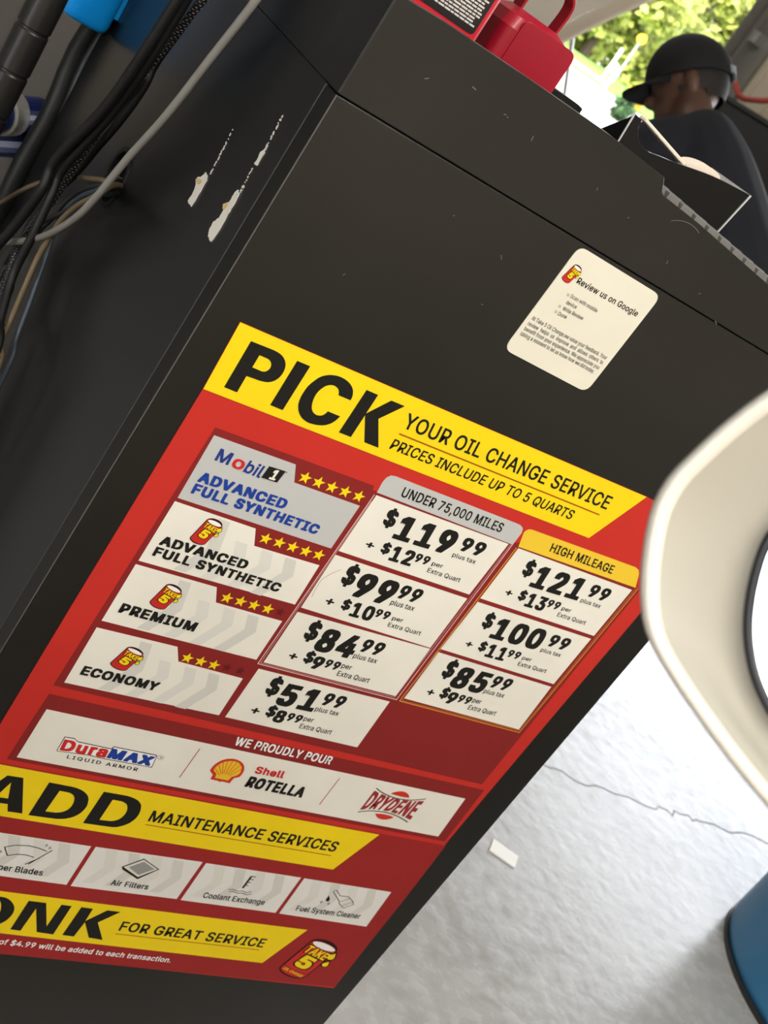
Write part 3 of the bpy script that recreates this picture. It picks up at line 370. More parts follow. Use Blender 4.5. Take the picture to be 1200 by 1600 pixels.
SIGN_ART = [
('P','backing_sheet','','red',0,[(-2.4,-2.1),(455.1,5.8),(556,3),(555.3,-110),(554.3,-224.8),(553.2,-390.9),(553.3,-460.4),(562.6,-646.3),(565.1,-721.4),(247.5,-720.2),(139.8,-720.5),(1.5,-719),(4.7,-429),(3,-299.6),(0.6,-63.5)],[]),
('P','backing_sheet','','dred',1,[(27,-90),(186,-87),(187,-91),(360,-88),(360,-86),(532,-86),(536,-372),(28,-374)],[]),
('P','backing_sheet','','dred',1,[(29,-384),(545,-379),(549,-462),(28,-466)],[]),
('P','backing_sheet','','mred',1,[(8,-472),(555,-468),(560,-560),(564,-719),(247.5,-720.2),(139.8,-720.5),(2,-718)],[]),
('P','header_band#pick','','yellow',2,[(-2.4,-2.1),(455.1,5.8),(428.6,-55.8),(0.6,-63.5)],[]),
('P','header_band#pick','lettering','ink',3,[(13.4,-12.2),(34.2,-11.4),(37.3,-11.6),(39.8,-12),(42.5,-12.7),(45,-14),(47.3,-15.7),(49.2,-17.9),(50.4,-20.2),(51.1,-22.5),(51.5,-25),(51.4,-27.4),(51.1,-29.7),(50.4,-31.8),(49.4,-33.6),(48.2,-35.1),(46.7,-36.4),(45.1,-37.4),(43.3,-38.1),(41.6,-38.5),(37.8,-39.1),(26,-39.8),(26.6,-55.4),(14.7,-55.5)],[[(25.9,-19.9),(32.7,-19.9),(34.5,-20),(36,-20.6),(37.4,-21.4),(38.5,-22.5),(39.3,-24),(39.7,-25.6),(39.6,-27.1),(39.2,-28.4),(38.4,-29.6),(37.4,-30.5),(36.2,-31),(34.9,-31.3),(26.2,-31.3)]]),
('P','header_band#pick','lettering','ink',3,[(56.3,-11.6),(68.7,-11.4),(69.5,-54.5),(57.4,-54.6)],[]),
('P','header_band#pick','lettering','ink',3,[(117.4,-24),(117.2,-22),(116.7,-19.9),(115.7,-17.8),(114.5,-15.8),(112.6,-13.9),(110.5,-12.4),(108,-11.1),(105.2,-10.1),(102.1,-9.5),(98.9,-9.2),(95.9,-9.3),(93.1,-9.7),(90.1,-10.5),(87.4,-11.6),(84.8,-13.2),(82.6,-15.1),(80.6,-17.6),(79.2,-20.6),(77.8,-24),(76.8,-27.6),(76.5,-31.1),(76.5,-34.9),(76.8,-38.5),(77.6,-42),(78.5,-44.7),(79.9,-47.1),(81.6,-49.5),(83.8,-51.6),(86.4,-53.5),(89.4,-54.9),(92.6,-55.7),(95.7,-56.1),(99.1,-55.9),(102.4,-55.4),(105.5,-54.6),(108.4,-53.6),(110.9,-52.2),(113,-50.4),(114.7,-48.5),(116,-46.2),(117,-43.4),(117.7,-40.3),(105.2,-40.4),(104.9,-42.3),(104.1,-44),(103.2,-45.3),(102,-46.2),(100.4,-46.8),(98.6,-47.2),(96.6,-47),(94.8,-46.4),(92.9,-45.3),(91.3,-43.8),(89.9,-41.6),(88.8,-39.2),(87.8,-35.9),(87.3,-32.7),(87.3,-29.6),(87.8,-26.9),(88.7,-24.4),(89.8,-22.2),(91.2,-20.5),(92.9,-19.3),(94.8,-18.4),(96.7,-18.1),(98.5,-18.3),(100.2,-18.7),(101.9,-19.5),(103.2,-20.7),(104.4,-22.4),(105.1,-24.1)],[]),
('P','header_band#pick','lettering','ink',3,[(124.6,-10.3),(136.6,-10.2),(137,-29.1),(150.4,-10),(164.7,-9.7),(150.1,-29.1),(166.7,-52.9),(151.7,-53.1),(137.2,-30.9),(137.7,-53.5),(125.3,-53.7)],[]),
('T','header_band#pick','lettering','ink',3,'YOUR OIL CHANGE SERVICE',(174.5,-27.8),(422.9,-22.3),(172,-13.5),13,9.1,None),
('T','header_band#pick','lettering','ink',3,'PRICES INCLUDE UP TO 5 QUARTS',(175.9,-49.8),(393.7,-45.7),(175.5,-39.7),13,9.1,None),
('L','header_band#pick','underline','rust',3,[(175.9,-34),(420.3,-29.7)],1.3,0),
('P','oil_grade_cell#1','','silver',2,[(29.9,-96.6),(108.2,-94.8),(116.7,-110.6),(185.7,-109.4),(186.7,-158),(32.3,-160.3)],[]),
('P','oil_grade_cell#2','','paper',2,[(31.8,-163.9),(110.5,-163.6),(118.9,-179.9),(187,-177.6),(189.7,-223.7),(32.8,-227.9)],[]),
('P','oil_grade_cell#2','watermark','wm1',3,[(74.71,-165.9),(86.21,-165.9),(92.71,-196.29),(76.21,-225.4),(64.71,-225.4),(80.71,-196.29)],[]),
('P','oil_grade_cell#2','watermark','wm2',3,[(101.01,-180.6),(112.51,-180.6),(119.01,-196.29),(102.51,-225.4),(91.01,-225.4),(107.01,-196.29)],[]),
('P','oil_grade_cell#2','watermark','wm2',3,[(127.31,-180.6),(138.81,-180.6),(145.31,-196.29),(128.81,-225.4),(117.31,-225.4),(133.31,-196.29)],[]),
('P','oil_grade_cell#2','watermark','wm1',3,[(152.06,-180.6),(163.56,-180.6),(170.06,-196.29),(153.56,-225.4),(142.06,-225.4),(158.06,-196.29)],[]),
('P','oil_grade_cell#3','','paper',2,[(32.4,-231.8),(110.9,-230.3),(118.7,-245.4),(188.7,-244.3),(189.9,-292.2),(33.8,-295.4)],[]),
('P','oil_grade_cell#3','watermark','wm1',3,[(75.78,-233.8),(87.28,-233.8),(93.78,-263.69),(77.28,-292.9),(65.78,-292.9),(81.78,-263.69)],[]),
('P','oil_grade_cell#3','watermark','wm2',3,[(102.23,-247.3),(113.73,-247.3),(120.23,-263.69),(103.73,-292.9),(92.23,-292.9),(108.23,-263.69)],[]),
('P','oil_grade_cell#3','watermark','wm2',3,[(128.68,-247.3),(140.18,-247.3),(146.68,-263.69),(130.18,-292.9),(118.68,-292.9),(134.68,-263.69)],[]),
('P','oil_grade_cell#3','watermark','wm1',3,[(153.58,-247.3),(165.08,-247.3),(171.58,-263.69),(155.08,-292.9),(143.58,-292.9),(159.58,-263.69)],[]),
('P','oil_grade_cell#4','','paper',2,[(33.3,-303.3),(111.4,-301),(120.7,-316),(189.7,-316.2),(191.5,-363.7),(35.4,-368.2)],[]),
('P','oil_grade_cell#4','watermark','wm1',3,[(76.95,-305.3),(88.45,-305.3),(94.95,-335.96),(78.45,-365.7),(66.95,-365.7),(82.95,-335.96)],[]),
('P','oil_grade_cell#4','watermark','wm2',3,[(103.36,-319.2),(114.86,-319.2),(121.36,-335.96),(104.86,-365.7),(93.36,-365.7),(109.36,-335.96)],[]),
('P','oil_grade_cell#4','watermark','wm2',3,[(129.77,-319.2),(141.27,-319.2),(147.77,-335.96),(131.27,-365.7),(119.77,-365.7),(135.77,-335.96)],[]),
('P','oil_grade_cell#4','watermark','wm1',3,[(154.63,-319.2),(166.13,-319.2),(172.63,-335.96),(156.13,-365.7),(144.63,-365.7),(160.63,-335.96)],[]),
('T','oil_grade_cell#1','lettering','mnavy',4,'M',(41.7,-116.8),(54.6,-117.1),(41.1,-105),20,14,None),
('T','oil_grade_cell#1','lettering','mred2',4,'o',(57.2,-117.1),(68.2,-117.4),(56.7,-105.2),22,15.4,None),
('T','oil_grade_cell#1','lettering','mnavy',4,'bil',(69.3,-117.6),(85.8,-118),(69.6,-105.7),20,14,None),
('P','oil_grade_cell#1','lettering','ink',4,[(87.6,-104.6),(103.6,-103.7),(102.6,-116.2),(87.2,-116.8)],[]),
('T','oil_grade_cell#1','lettering','paper',5,'1',(93.5,-115.5),(99.3,-115.2),(93.9,-105.4),40,28,None),
('T','oil_grade_cell#1','lettering','ink',4,'TM',(102.6,-105),(105.5,-105),(102.3,-103.7),5,3.5,None),
('T','oil_grade_cell#1','lettering','blue',4,'ADVANCED',(38.8,-140.1),(123.1,-137.2),(37.9,-130.2),46,30,None),
('T','oil_grade_cell#1','lettering','blue',4,'FULL SYNTHETIC',(39.5,-151.9),(164.7,-149.8),(38.9,-142),46,30,None),
('T','oil_grade_cell#2','lettering','ink',4,'ADVANCED',(40.2,-207),(124.5,-204.5),(39.6,-197.6),46,30,None),
('T','oil_grade_cell#2','lettering','ink',4,'FULL SYNTHETIC',(40.4,-218.9),(166.3,-216.6),(40,-209.4),46,30,None),
('T','oil_grade_cell#3','lettering','ink',4,'PREMIUM',(42.2,-282.4),(116.2,-281),(42,-272),46,30,None),
('T','oil_grade_cell#4','lettering','ink',4,'ECONOMY',(43.5,-355.4),(118.2,-353.5),(43.4,-345.1),46,30,None),
('P','oil_grade_cell#1','star#0','yellow',3,[(123,-96.6),(124.6,-100.8),(129,-101),(125.5,-103.7),(126.7,-108),(123,-105.5),(119.3,-108),(120.5,-103.7),(117,-101),(121.4,-100.8)],[]),
('P','oil_grade_cell#1','star#1','yellow',3,[(136.7,-96.3),(138.3,-100.5),(142.7,-100.7),(139.2,-103.4),(140.4,-107.7),(136.7,-105.2),(133,-107.7),(134.2,-103.4),(130.7,-100.7),(135.1,-100.5)],[]),
('P','oil_grade_cell#1','star#2','yellow',3,[(150.6,-96),(152.2,-100.2),(156.6,-100.4),(153.1,-103.1),(154.3,-107.4),(150.6,-104.9),(146.9,-107.4),(148.1,-103.1),(144.6,-100.4),(149,-100.2)],[]),
('P','oil_grade_cell#1','star#3','yellow',3,[(164.5,-95.5),(166.1,-99.7),(170.5,-99.9),(167,-102.6),(168.2,-106.9),(164.5,-104.4),(160.8,-106.9),(162,-102.6),(158.5,-99.9),(162.9,-99.7)],[]),
('P','oil_grade_cell#1','star#4','yellow',3,[(178.9,-95),(180.5,-99.2),(184.9,-99.4),(181.4,-102.1),(182.6,-106.4),(178.9,-103.9),(175.2,-106.4),(176.4,-102.1),(172.9,-99.4),(177.3,-99.2)],[]),
('P','oil_grade_cell#2','star#0','yellow',3,[(124.5,-163.4),(126.1,-167.6),(130.5,-167.8),(127,-170.5),(128.2,-174.8),(124.5,-172.3),(120.8,-174.8),(122,-170.5),(118.5,-167.8),(122.9,-167.6)],[]),
('P','oil_grade_cell#2','star#1','yellow',3,[(138.3,-162.8),(139.9,-167),(144.3,-167.2),(140.8,-169.9),(142,-174.2),(138.3,-171.7),(134.6,-174.2),(135.8,-169.9),(132.3,-167.2),(136.7,-167)],[]),
('P','oil_grade_cell#2','star#2','yellow',3,[(152.2,-162.6),(153.8,-166.8),(158.2,-167),(154.7,-169.7),(155.9,-174),(152.2,-171.5),(148.5,-174),(149.7,-169.7),(146.2,-167),(150.6,-166.8)],[]),
('P','oil_grade_cell#2','star#3','yellow',3,[(166.1,-162.4),(167.7,-166.6),(172.1,-166.8),(168.6,-169.5),(169.8,-173.8),(166.1,-171.3),(162.4,-173.8),(163.6,-169.5),(160.1,-166.8),(164.5,-166.6)],[]),
('P','oil_grade_cell#2','star#4','yellow',3,[(179.8,-161.7),(181.4,-165.9),(185.8,-166.1),(182.3,-168.8),(183.5,-173.1),(179.8,-170.6),(176.1,-173.1),(177.3,-168.8),(173.8,-166.1),(178.2,-165.9)],[]),
('P','oil_grade_cell#3','star#0','yellow',3,[(125.6,-231.4),(127.2,-235.6),(131.6,-235.8),(128.1,-238.5),(129.3,-242.8),(125.6,-240.3),(121.9,-242.8),(123.1,-238.5),(119.6,-235.8),(124,-235.6)],[]),
('P','oil_grade_cell#3','star#1','yellow',3,[(139.4,-230.7),(141,-234.9),(145.4,-235.1),(141.9,-237.8),(143.1,-242.1),(139.4,-239.6),(135.7,-242.1),(136.9,-237.8),(133.4,-235.1),(137.8,-234.9)],[]),
('P','oil_grade_cell#3','star#2','yellow',3,[(153.4,-230.4),(155,-234.6),(159.4,-234.8),(155.9,-237.5),(157.1,-241.8),(153.4,-239.3),(149.7,-241.8),(150.9,-237.5),(147.4,-234.8),(151.8,-234.6)],[]),
('P','oil_grade_cell#3','star#3','yellow',3,[(167.9,-230),(169.5,-234.2),(173.9,-234.4),(170.4,-237.1),(171.6,-241.4),(167.9,-238.9),(164.2,-241.4),(165.4,-237.1),(161.9,-234.4),(166.3,-234.2)],[]),
('P','oil_grade_cell#3','star#4','dstar',3,[(181.2,-230.5),(182.5,-233.9),(186.1,-234.1),(183.3,-236.4),(184.3,-239.9),(181.2,-237.9),(178.1,-239.9),(179.1,-236.4),(176.3,-234.1),(179.9,-233.9)],[]),
('P','oil_grade_cell#4','star#0','yellow',3,[(126.6,-303.6),(128.2,-307.8),(132.6,-308),(129.1,-310.7),(130.3,-315),(126.6,-312.5),(122.9,-315),(124.1,-310.7),(120.6,-308),(125,-307.8)],[]),
('P','oil_grade_cell#4','star#1','yellow',3,[(140.5,-303.5),(142.1,-307.7),(146.5,-307.9),(143,-310.6),(144.2,-314.9),(140.5,-312.4),(136.8,-314.9),(138,-310.6),(134.5,-307.9),(138.9,-307.7)],[]),
('P','oil_grade_cell#4','star#2','yellow',3,[(154.4,-303.5),(156,-307.7),(160.4,-307.9),(156.9,-310.6),(158.1,-314.9),(154.4,-312.4),(150.7,-314.9),(151.9,-310.6),(148.4,-307.9),(152.8,-307.7)],[]),
('P','oil_grade_cell#4','star#3','dstar',3,[(167.9,-303.7),(169.2,-307.1),(172.8,-307.3),(170,-309.6),(171,-313.1),(167.9,-311.1),(164.8,-313.1),(165.8,-309.6),(163,-307.3),(166.6,-307.1)],[]),
('P','oil_grade_cell#4','star#4','dstar',3,[(182.2,-303.4),(183.5,-306.8),(187.1,-307),(184.3,-309.3),(185.3,-312.8),(182.2,-310.8),(179.1,-312.8),(180.1,-309.3),(177.3,-307),(180.9,-306.8)],[]),
('P','oil_grade_cell#2','can_emblem','ink2',4,[(61.58,-190.79),(61.6,-191.64),(62.03,-192.49),(62.83,-193.3),(63.97,-194.04),(65.39,-194.65),(67.01,-195.12),(68.76,-195.42),(70.55,-195.54),(72.29,-195.46),(73.89,-195.19),(75.27,-194.75),(76.37,-194.16),(77.12,-193.44),(77.49,-192.64),(81.67,-172.5),(81.67,-171.51),(81.27,-170.52),(80.5,-169.59),(79.38,-168.75),(77.98,-168.06),(76.36,-167.54),(74.61,-167.23),(72.82,-167.13),(71.07,-167.26),(69.46,-167.6),(68.05,-168.14),(66.93,-168.85),(66.16,-169.7),(65.76,-170.65)],[]),
('P','oil_grade_cell#2','can_emblem','canred',5,[(62.23,-190.86),(62.29,-191.5),(62.71,-192.14),(63.47,-192.77),(64.53,-193.34),(65.85,-193.83),(67.35,-194.21),(68.96,-194.47),(70.6,-194.59),(72.18,-194.57),(73.64,-194.4),(74.88,-194.1),(75.86,-193.68),(76.52,-193.16),(76.83,-192.56),(81.01,-172.42),(80.95,-171.84),(80.52,-171.24),(79.75,-170.65),(78.68,-170.11),(77.36,-169.65),(75.85,-169.28),(74.24,-169.03),(72.6,-168.9),(71.02,-168.91),(69.57,-169.06),(68.33,-169.32),(67.36,-169.7),(66.71,-170.18),(66.41,-170.72)],[]),
('P','oil_grade_cell#2','can_emblem','white',6,[(80.52,-171.93),(80.02,-171.03),(78.3,-170.15),(75.68,-169.46),(72.69,-169.12),(69.92,-169.17),(67.92,-169.62),(67.08,-170.37),(67.58,-171.27),(69.3,-172.15),(71.92,-172.84),(74.91,-173.18),(77.68,-173.13),(79.68,-172.68)],[]),
('P','oil_grade_cell#2','can_emblem','ink2',6,[(79.12,-174.93),(78.6,-175.8),(78.51,-176.77),(78.87,-177.66),(79.62,-178.33),(80.62,-178.65),(81.7,-178.57),(82.68,-178.11),(83.38,-177.34),(83.69,-176.4),(83.55,-175.45),(82.28,-172.1)],[]),
('P','oil_grade_cell#2','can_emblem','yellow',7,[(79.63,-175.3),(79.25,-175.94),(79.18,-176.66),(79.45,-177.32),(80,-177.81),(80.74,-178.05),(81.54,-177.99),(82.27,-177.65),(82.79,-177.08),(83.02,-176.38),(82.92,-175.68),(82.05,-173.21)],[]),
('P','oil_grade_cell#2','can_emblem','ink2',6,[(79.71,-180.65),(79.29,-181.36),(79.22,-182.14),(79.51,-182.86),(80.11,-183.4),(80.92,-183.66),(81.8,-183.6),(82.59,-183.22),(83.16,-182.6),(83.41,-181.84),(83.3,-181.07),(82.32,-178.37)],[]),
('P','oil_grade_cell#2','can_emblem','yellow',7,[(80.13,-180.95),(79.82,-181.47),(79.76,-182.05),(79.98,-182.59),(80.42,-182.98),(81.02,-183.18),(81.67,-183.13),(82.26,-182.85),(82.68,-182.39),(82.86,-181.83),(82.78,-181.26),(82.13,-179.27)],[]),
('T','oil_grade_cell#2','can_emblem','ink2',6,'TAKE',(64.89,-178.04),(79.36,-180.37),(66.48,-171.82),52,45,None),
('T','oil_grade_cell#2','can_emblem','yellow',7,'TAKE',(65.73,-177.59),(78.74,-179.76),(67.08,-172.54),30,24,None),
('T','oil_grade_cell#2','can_emblem','ink2',6,'5',(65.42,-187.76),(74.97,-189.31),(67.86,-178.17),60,50,None),
('T','oil_grade_cell#2','can_emblem','yellow',7,'5',(66.26,-187.32),(74.2,-188.68),(68.46,-178.89),44,36,None),
('P','oil_grade_cell#3','can_emblem','ink2',4,[(62.64,-262.44),(62.67,-263.29),(63.12,-264.17),(63.97,-265.06),(65.18,-265.9),(66.68,-266.65),(68.41,-267.27),(70.27,-267.74),(72.17,-268.02),(74.02,-268.11),(75.71,-268),(77.18,-267.7),(78.35,-267.22),(79.14,-266.58),(79.54,-265.82),(84,-246.25),(84.01,-245.27),(83.58,-244.25),(82.76,-243.25),(81.58,-242.31),(80.09,-241.49),(78.38,-240.82),(76.52,-240.34),(74.62,-240.07),(72.76,-240.02),(71.04,-240.21),(69.55,-240.61),(68.36,-241.21),(67.53,-241.98),(67.11,-242.87)],[]),
('P','oil_grade_cell#3','can_emblem','canred',5,[(63.34,-262.58),(63.4,-263.22),(63.84,-263.9),(64.65,-264.59),(65.78,-265.26),(67.18,-265.87),(68.77,-266.4),(70.48,-266.81),(72.22,-267.09),(73.9,-267.22),(75.45,-267.19),(76.77,-267.01),(77.81,-266.69),(78.51,-266.24),(78.84,-265.68),(83.31,-246.11),(83.24,-245.52),(82.78,-244.89),(81.97,-244.23),(80.83,-243.6),(79.43,-243.01),(77.83,-242.5),(76.12,-242.09),(74.38,-241.81),(72.7,-241.66),(71.16,-241.66),(69.85,-241.81),(68.82,-242.09),(68.13,-242.5),(67.81,-243.01)],[]),
('P','oil_grade_cell#3','can_emblem','white',6,[(82.78,-245.58),(82.26,-244.63),(80.43,-243.59),(77.65,-242.66),(74.48,-242.03),(71.54,-241.81),(69.41,-242.06),(68.52,-242.72),(69.04,-243.67),(70.87,-244.71),(73.65,-245.64),(76.82,-246.27),(79.76,-246.49),(81.89,-246.24)],[]),
('P','oil_grade_cell#3','can_emblem','ink2',6,[(81.29,-248.41),(80.74,-249.23),(80.64,-250.18),(81.03,-251.1),(81.82,-251.83),(82.88,-252.25),(84.03,-252.27),(85.07,-251.91),(85.82,-251.22),(86.15,-250.31),(86,-249.36),(84.65,-245.91)],[]),
('P','oil_grade_cell#3','can_emblem','yellow',7,[(81.83,-248.83),(81.43,-249.43),(81.36,-250.14),(81.64,-250.82),(82.22,-251.36),(83.01,-251.67),(83.86,-251.69),(84.63,-251.42),(85.19,-250.9),(85.43,-250.23),(85.32,-249.52),(84.4,-246.99)],[]),
('P','oil_grade_cell#3','can_emblem','ink2',6,[(81.91,-254.15),(81.47,-254.81),(81.39,-255.58),(81.7,-256.32),(82.34,-256.91),(83.2,-257.25),(84.13,-257.27),(84.97,-256.97),(85.57,-256.41),(85.84,-255.68),(85.72,-254.91),(84.69,-252.14)],[]),
('P','oil_grade_cell#3','can_emblem','yellow',7,[(82.35,-254.48),(82.02,-254.97),(81.97,-255.54),(82.2,-256.09),(82.67,-256.53),(83.3,-256.78),(83.99,-256.79),(84.61,-256.57),(85.06,-256.16),(85.26,-255.62),(85.17,-255.05),(84.49,-253.01)],[]),
('T','oil_grade_cell#3','can_emblem','ink2',6,'TAKE',(66.18,-250.12),(81.54,-253.84),(67.88,-244.1),52,45,None),
('T','oil_grade_cell#3','can_emblem','yellow',7,'TAKE',(67.08,-249.76),(80.89,-253.17),(68.52,-244.88),30,24,None),
('T','oil_grade_cell#3','can_emblem','ink2',6,'5',(66.73,-259.81),(76.86,-262.27),(69.33,-250.53),60,50,None),
('T','oil_grade_cell#3','can_emblem','yellow',7,'5',(67.62,-259.45),(76.05,-261.57),(69.97,-251.31),44,36,None),
('P','oil_grade_cell#4','can_emblem','ink2',4,[(63.04,-334.83),(63.03,-335.67),(63.48,-336.56),(64.35,-337.46),(65.61,-338.33),(67.18,-339.13),(69,-339.8),(70.96,-340.33),(72.97,-340.68),(74.94,-340.83),(76.75,-340.78),(78.33,-340.53),(79.59,-340.1),(80.46,-339.49),(80.91,-338.76),(86.42,-319.57),(86.46,-318.6),(86.05,-317.57),(85.21,-316.56),(83.99,-315.59),(82.43,-314.72),(80.63,-314),(78.67,-313.46),(76.65,-313.13),(74.68,-313.02),(72.84,-313.14),(71.24,-313.49),(69.95,-314.04),(69.03,-314.77),(68.55,-315.64)],[]),
('P','oil_grade_cell#4','can_emblem','canred',5,[(63.77,-334.99),(63.81,-335.62),(64.26,-336.31),(65.09,-337.02),(66.27,-337.72),(67.74,-338.38),(69.41,-338.95),(71.22,-339.42),(73.06,-339.75),(74.85,-339.94),(76.5,-339.97),(77.91,-339.84),(79.03,-339.56),(79.8,-339.13),(80.17,-338.59),(85.68,-319.4),(85.63,-318.82),(85.17,-318.17),(84.33,-317.5),(83.14,-316.83),(81.67,-316.2),(79.99,-315.64),(78.18,-315.18),(76.34,-314.84),(74.55,-314.64),(72.92,-314.59),(71.51,-314.69),(70.4,-314.93),(69.64,-315.31),(69.28,-315.8)],[]),
('P','oil_grade_cell#4','can_emblem','white',6,[(85.14,-318.86),(84.62,-317.9),(82.71,-316.81),(79.79,-315.8),(76.43,-315.06),(73.3,-314.75),(71.03,-314.92),(70.06,-315.54),(70.58,-316.5),(72.49,-317.59),(75.41,-318.6),(78.77,-319.34),(81.9,-319.65),(84.17,-319.48)],[]),
('P','oil_grade_cell#4','can_emblem','ink2',6,[(83.45,-321.61),(82.83,-322.4),(82.69,-323.33),(83.06,-324.26),(83.88,-325.01),(84.99,-325.45),(86.22,-325.52),(87.34,-325.2),(88.17,-324.54),(88.55,-323.65),(88.43,-322.7),(87.12,-319.25)],[]),
('P','oil_grade_cell#4','can_emblem','yellow',7,[(84.01,-322.04),(83.55,-322.62),(83.45,-323.31),(83.73,-324),(84.33,-324.55),(85.16,-324.88),(86.06,-324.93),(86.9,-324.69),(87.51,-324.2),(87.79,-323.55),(87.7,-322.85),(86.82,-320.31)],[]),
('P','oil_grade_cell#4','can_emblem','ink2',6,[(83.89,-327.3),(83.39,-327.94),(83.28,-328.69),(83.58,-329.44),(84.24,-330.04),(85.14,-330.41),(86.13,-330.46),(87.04,-330.2),(87.7,-329.66),(88.02,-328.95),(87.92,-328.18),(86.92,-325.41)],[]),
('P','oil_grade_cell#4','can_emblem','yellow',7,[(84.35,-327.65),(83.98,-328.12),(83.9,-328.68),(84.12,-329.23),(84.6,-329.68),(85.27,-329.95),(86.01,-329.99),(86.68,-329.79),(87.17,-329.4),(87.4,-328.87),(87.33,-328.3),(86.68,-326.26)],[]),
('T','oil_grade_cell#4','can_emblem','ink2',6,'TAKE',(67.28,-322.77),(83.51,-326.98),(69.32,-316.89),52,45,None),
('T','oil_grade_cell#4','can_emblem','yellow',7,'TAKE',(68.25,-322.45),(82.83,-326.29),(69.97,-317.67),30,24,None),
('T','oil_grade_cell#4','can_emblem','ink2',6,'5',(67.49,-332.37),(78.2,-335.15),(70.62,-323.29),60,50,None),
('T','oil_grade_cell#4','can_emblem','yellow',7,'5',(68.46,-332.05),(77.36,-334.43),(71.27,-324.08),44,36,None),
('P','column_tab#1','','silver',2,[(192.3,-91.8),(190.8,-80.7),(191.4,-75.5),(194,-72.1),(198.9,-71.1),(342.7,-69.6),(348.1,-69.9),(352.1,-71.4),(354.3,-73.6),(354.6,-91.3)],[]),
('T','column_tab#1','lettering','ink',3,'UNDER 75,000 MILES',(215.2,-87),(333.7,-84.3),(213.5,-77.1),17,11.9,None),
('P','column_tab#2','','yellow2',2,[(362.8,-91.1),(357.1,-75.5),(357.8,-72.7),(359.9,-70.6),(363.6,-69.7),(505.1,-65.5),(511.6,-67.1),(515.9,-71.3),(524.5,-86.4)],[]),
('T','column_tab#2','lettering','ink',3,'HIGH MILEAGE',(397.9,-83.8),(484.4,-81.9),(395.1,-74.4),17,11.9,None),
('L','column_frame#1','','pinkwhite',2,[(191.5,-94.5),(193.9,-295.9),(358.6,-294),(354.8,-75.8)],0.9,0),
('L','column_frame#1','','pinkwhite',2,[(192.9,-101.1),(195.9,-294.3),(354.7,-291.9),(353.3,-84.5)],0.35,0),
('L','column_frame#2','','gold',2,[(361.6,-92.4),(363,-294.5),(528.8,-293.2),(528.5,-85.9)],0.9,0),
('L','column_frame#2','','gold',2,[(363.8,-93),(365.5,-293.1),(526.8,-290.7),(525.9,-86.8)],0.35,0),
('P','price_cell#11','','paper',2,[(193.5,-94.3),(350.8,-92.1),(350.2,-156),(194.8,-157.8)],[]),
('T','price_cell#11','price_lettering','ink',3,'$',(216.1,-118.4),(228.7,-118.2),(213.3,-101.7),38,22,None),
('T','price_cell#11','price_lettering','ink',3,'119',(234.2,-127.9),(299.4,-124.5),(230.9,-102.5),50,26,None),
('T','price_cell#11','price_lettering','ink',3,'99',(305.4,-115.8),(332.5,-114.7),(303.6,-100.8),42,24,None),
('T','price_cell#11','price_lettering','ink',3,'plus tax',(303.9,-124.5),(332.2,-123.7),(302.9,-119.7),10,7,None),
('T','price_cell#11','price_lettering','ink',3,'+',(215.3,-145.2),(224.2,-145.1),(214.6,-136.8),30,21,None),
('T','price_cell#11','price_lettering','ink',3,'$',(232.3,-144.9),(241.8,-144.6),(230.9,-134.3),38,22,None),
('T','price_cell#11','price_lettering','ink',3,'12',(245.5,-149.9),(270.5,-148.8),(242.9,-133.6),46,24,None),
('T','price_cell#11','price_lettering','ink',3,'99',(270.4,-142.3),(286.4,-141.6),(269.3,-133.1),42,24,None),
('T','price_cell#11','price_lettering','ink',3,'per',(290.2,-140.1),(302.9,-139.4),(289.2,-135.6),12,8.4,None),
('T','price_cell#11','price_lettering','ink',3,'Extra Quart',(290.8,-148.3),(330.5,-147.1),(289.7,-143.3),10,7,None),
('P','price_cell#12','','paper',2,[(194.5,-162.4),(351.4,-160.7),(352.2,-225.2),(197,-224.8)],[]),
('T','price_cell#12','price_lettering','ink',3,'$',(215.5,-187.7),(229.2,-187.4),(214.1,-167),38,22,None),
('T','price_cell#12','price_lettering','ink',3,'99',(232.6,-197.1),(276.4,-195.3),(231.9,-169.7),50,26,None),
('T','price_cell#12','price_lettering','ink',3,'99',(278.9,-184),(303.5,-183),(278.6,-168.4),42,24,None),
('T','price_cell#12','price_lettering','ink',3,'plus tax',(278.1,-193),(306.1,-192.1),(277.4,-187.2),10,7,None),
('T','price_cell#12','price_lettering','ink',3,'+',(215.4,-213.8),(224.5,-213.7),(215.1,-203.7),30,21,None),
('T','price_cell#12','price_lettering','ink',3,'$',(233.3,-213),(242.8,-212.7),(231.9,-202.4),38,22,None),
('T','price_cell#12','price_lettering','ink',3,'10',(246.5,-218),(271.5,-216.9),(243.9,-201.7),46,24,None),
('T','price_cell#12','price_lettering','ink',3,'99',(271.4,-210.4),(287.4,-209.7),(270.3,-201.2),42,24,None),
('T','price_cell#12','price_lettering','ink',3,'per',(291.2,-208.2),(303.9,-207.5),(290.2,-203.7),12,8.4,None),
('T','price_cell#12','price_lettering','ink',3,'Extra Quart',(291.8,-216.4),(331.5,-215.2),(290.7,-211.4),10,7,None),
('P','price_cell#13','','paper',2,[(196.7,-230.1),(352.8,-226.2),(354.8,-290.3),(198.3,-292.8)],[]),
('T','price_cell#13','price_lettering','ink',3,'$',(217.7,-255.4),(231.4,-255.1),(216.3,-234.7),38,22,None),
('T','price_cell#13','price_lettering','ink',3,'84',(234.8,-264.8),(278.6,-263),(234.1,-237.4),50,26,None),
('T','price_cell#13','price_lettering','ink',3,'99',(281.1,-251.7),(305.7,-250.7),(280.8,-236.1),42,24,None),
('T','price_cell#13','price_lettering','ink',3,'plus tax',(280.3,-260.7),(308.3,-259.8),(279.6,-254.9),10,7,None),
('T','price_cell#13','price_lettering','ink',3,'+',(217.6,-281.5),(226.7,-281.4),(217.3,-271.4),30,21,None),
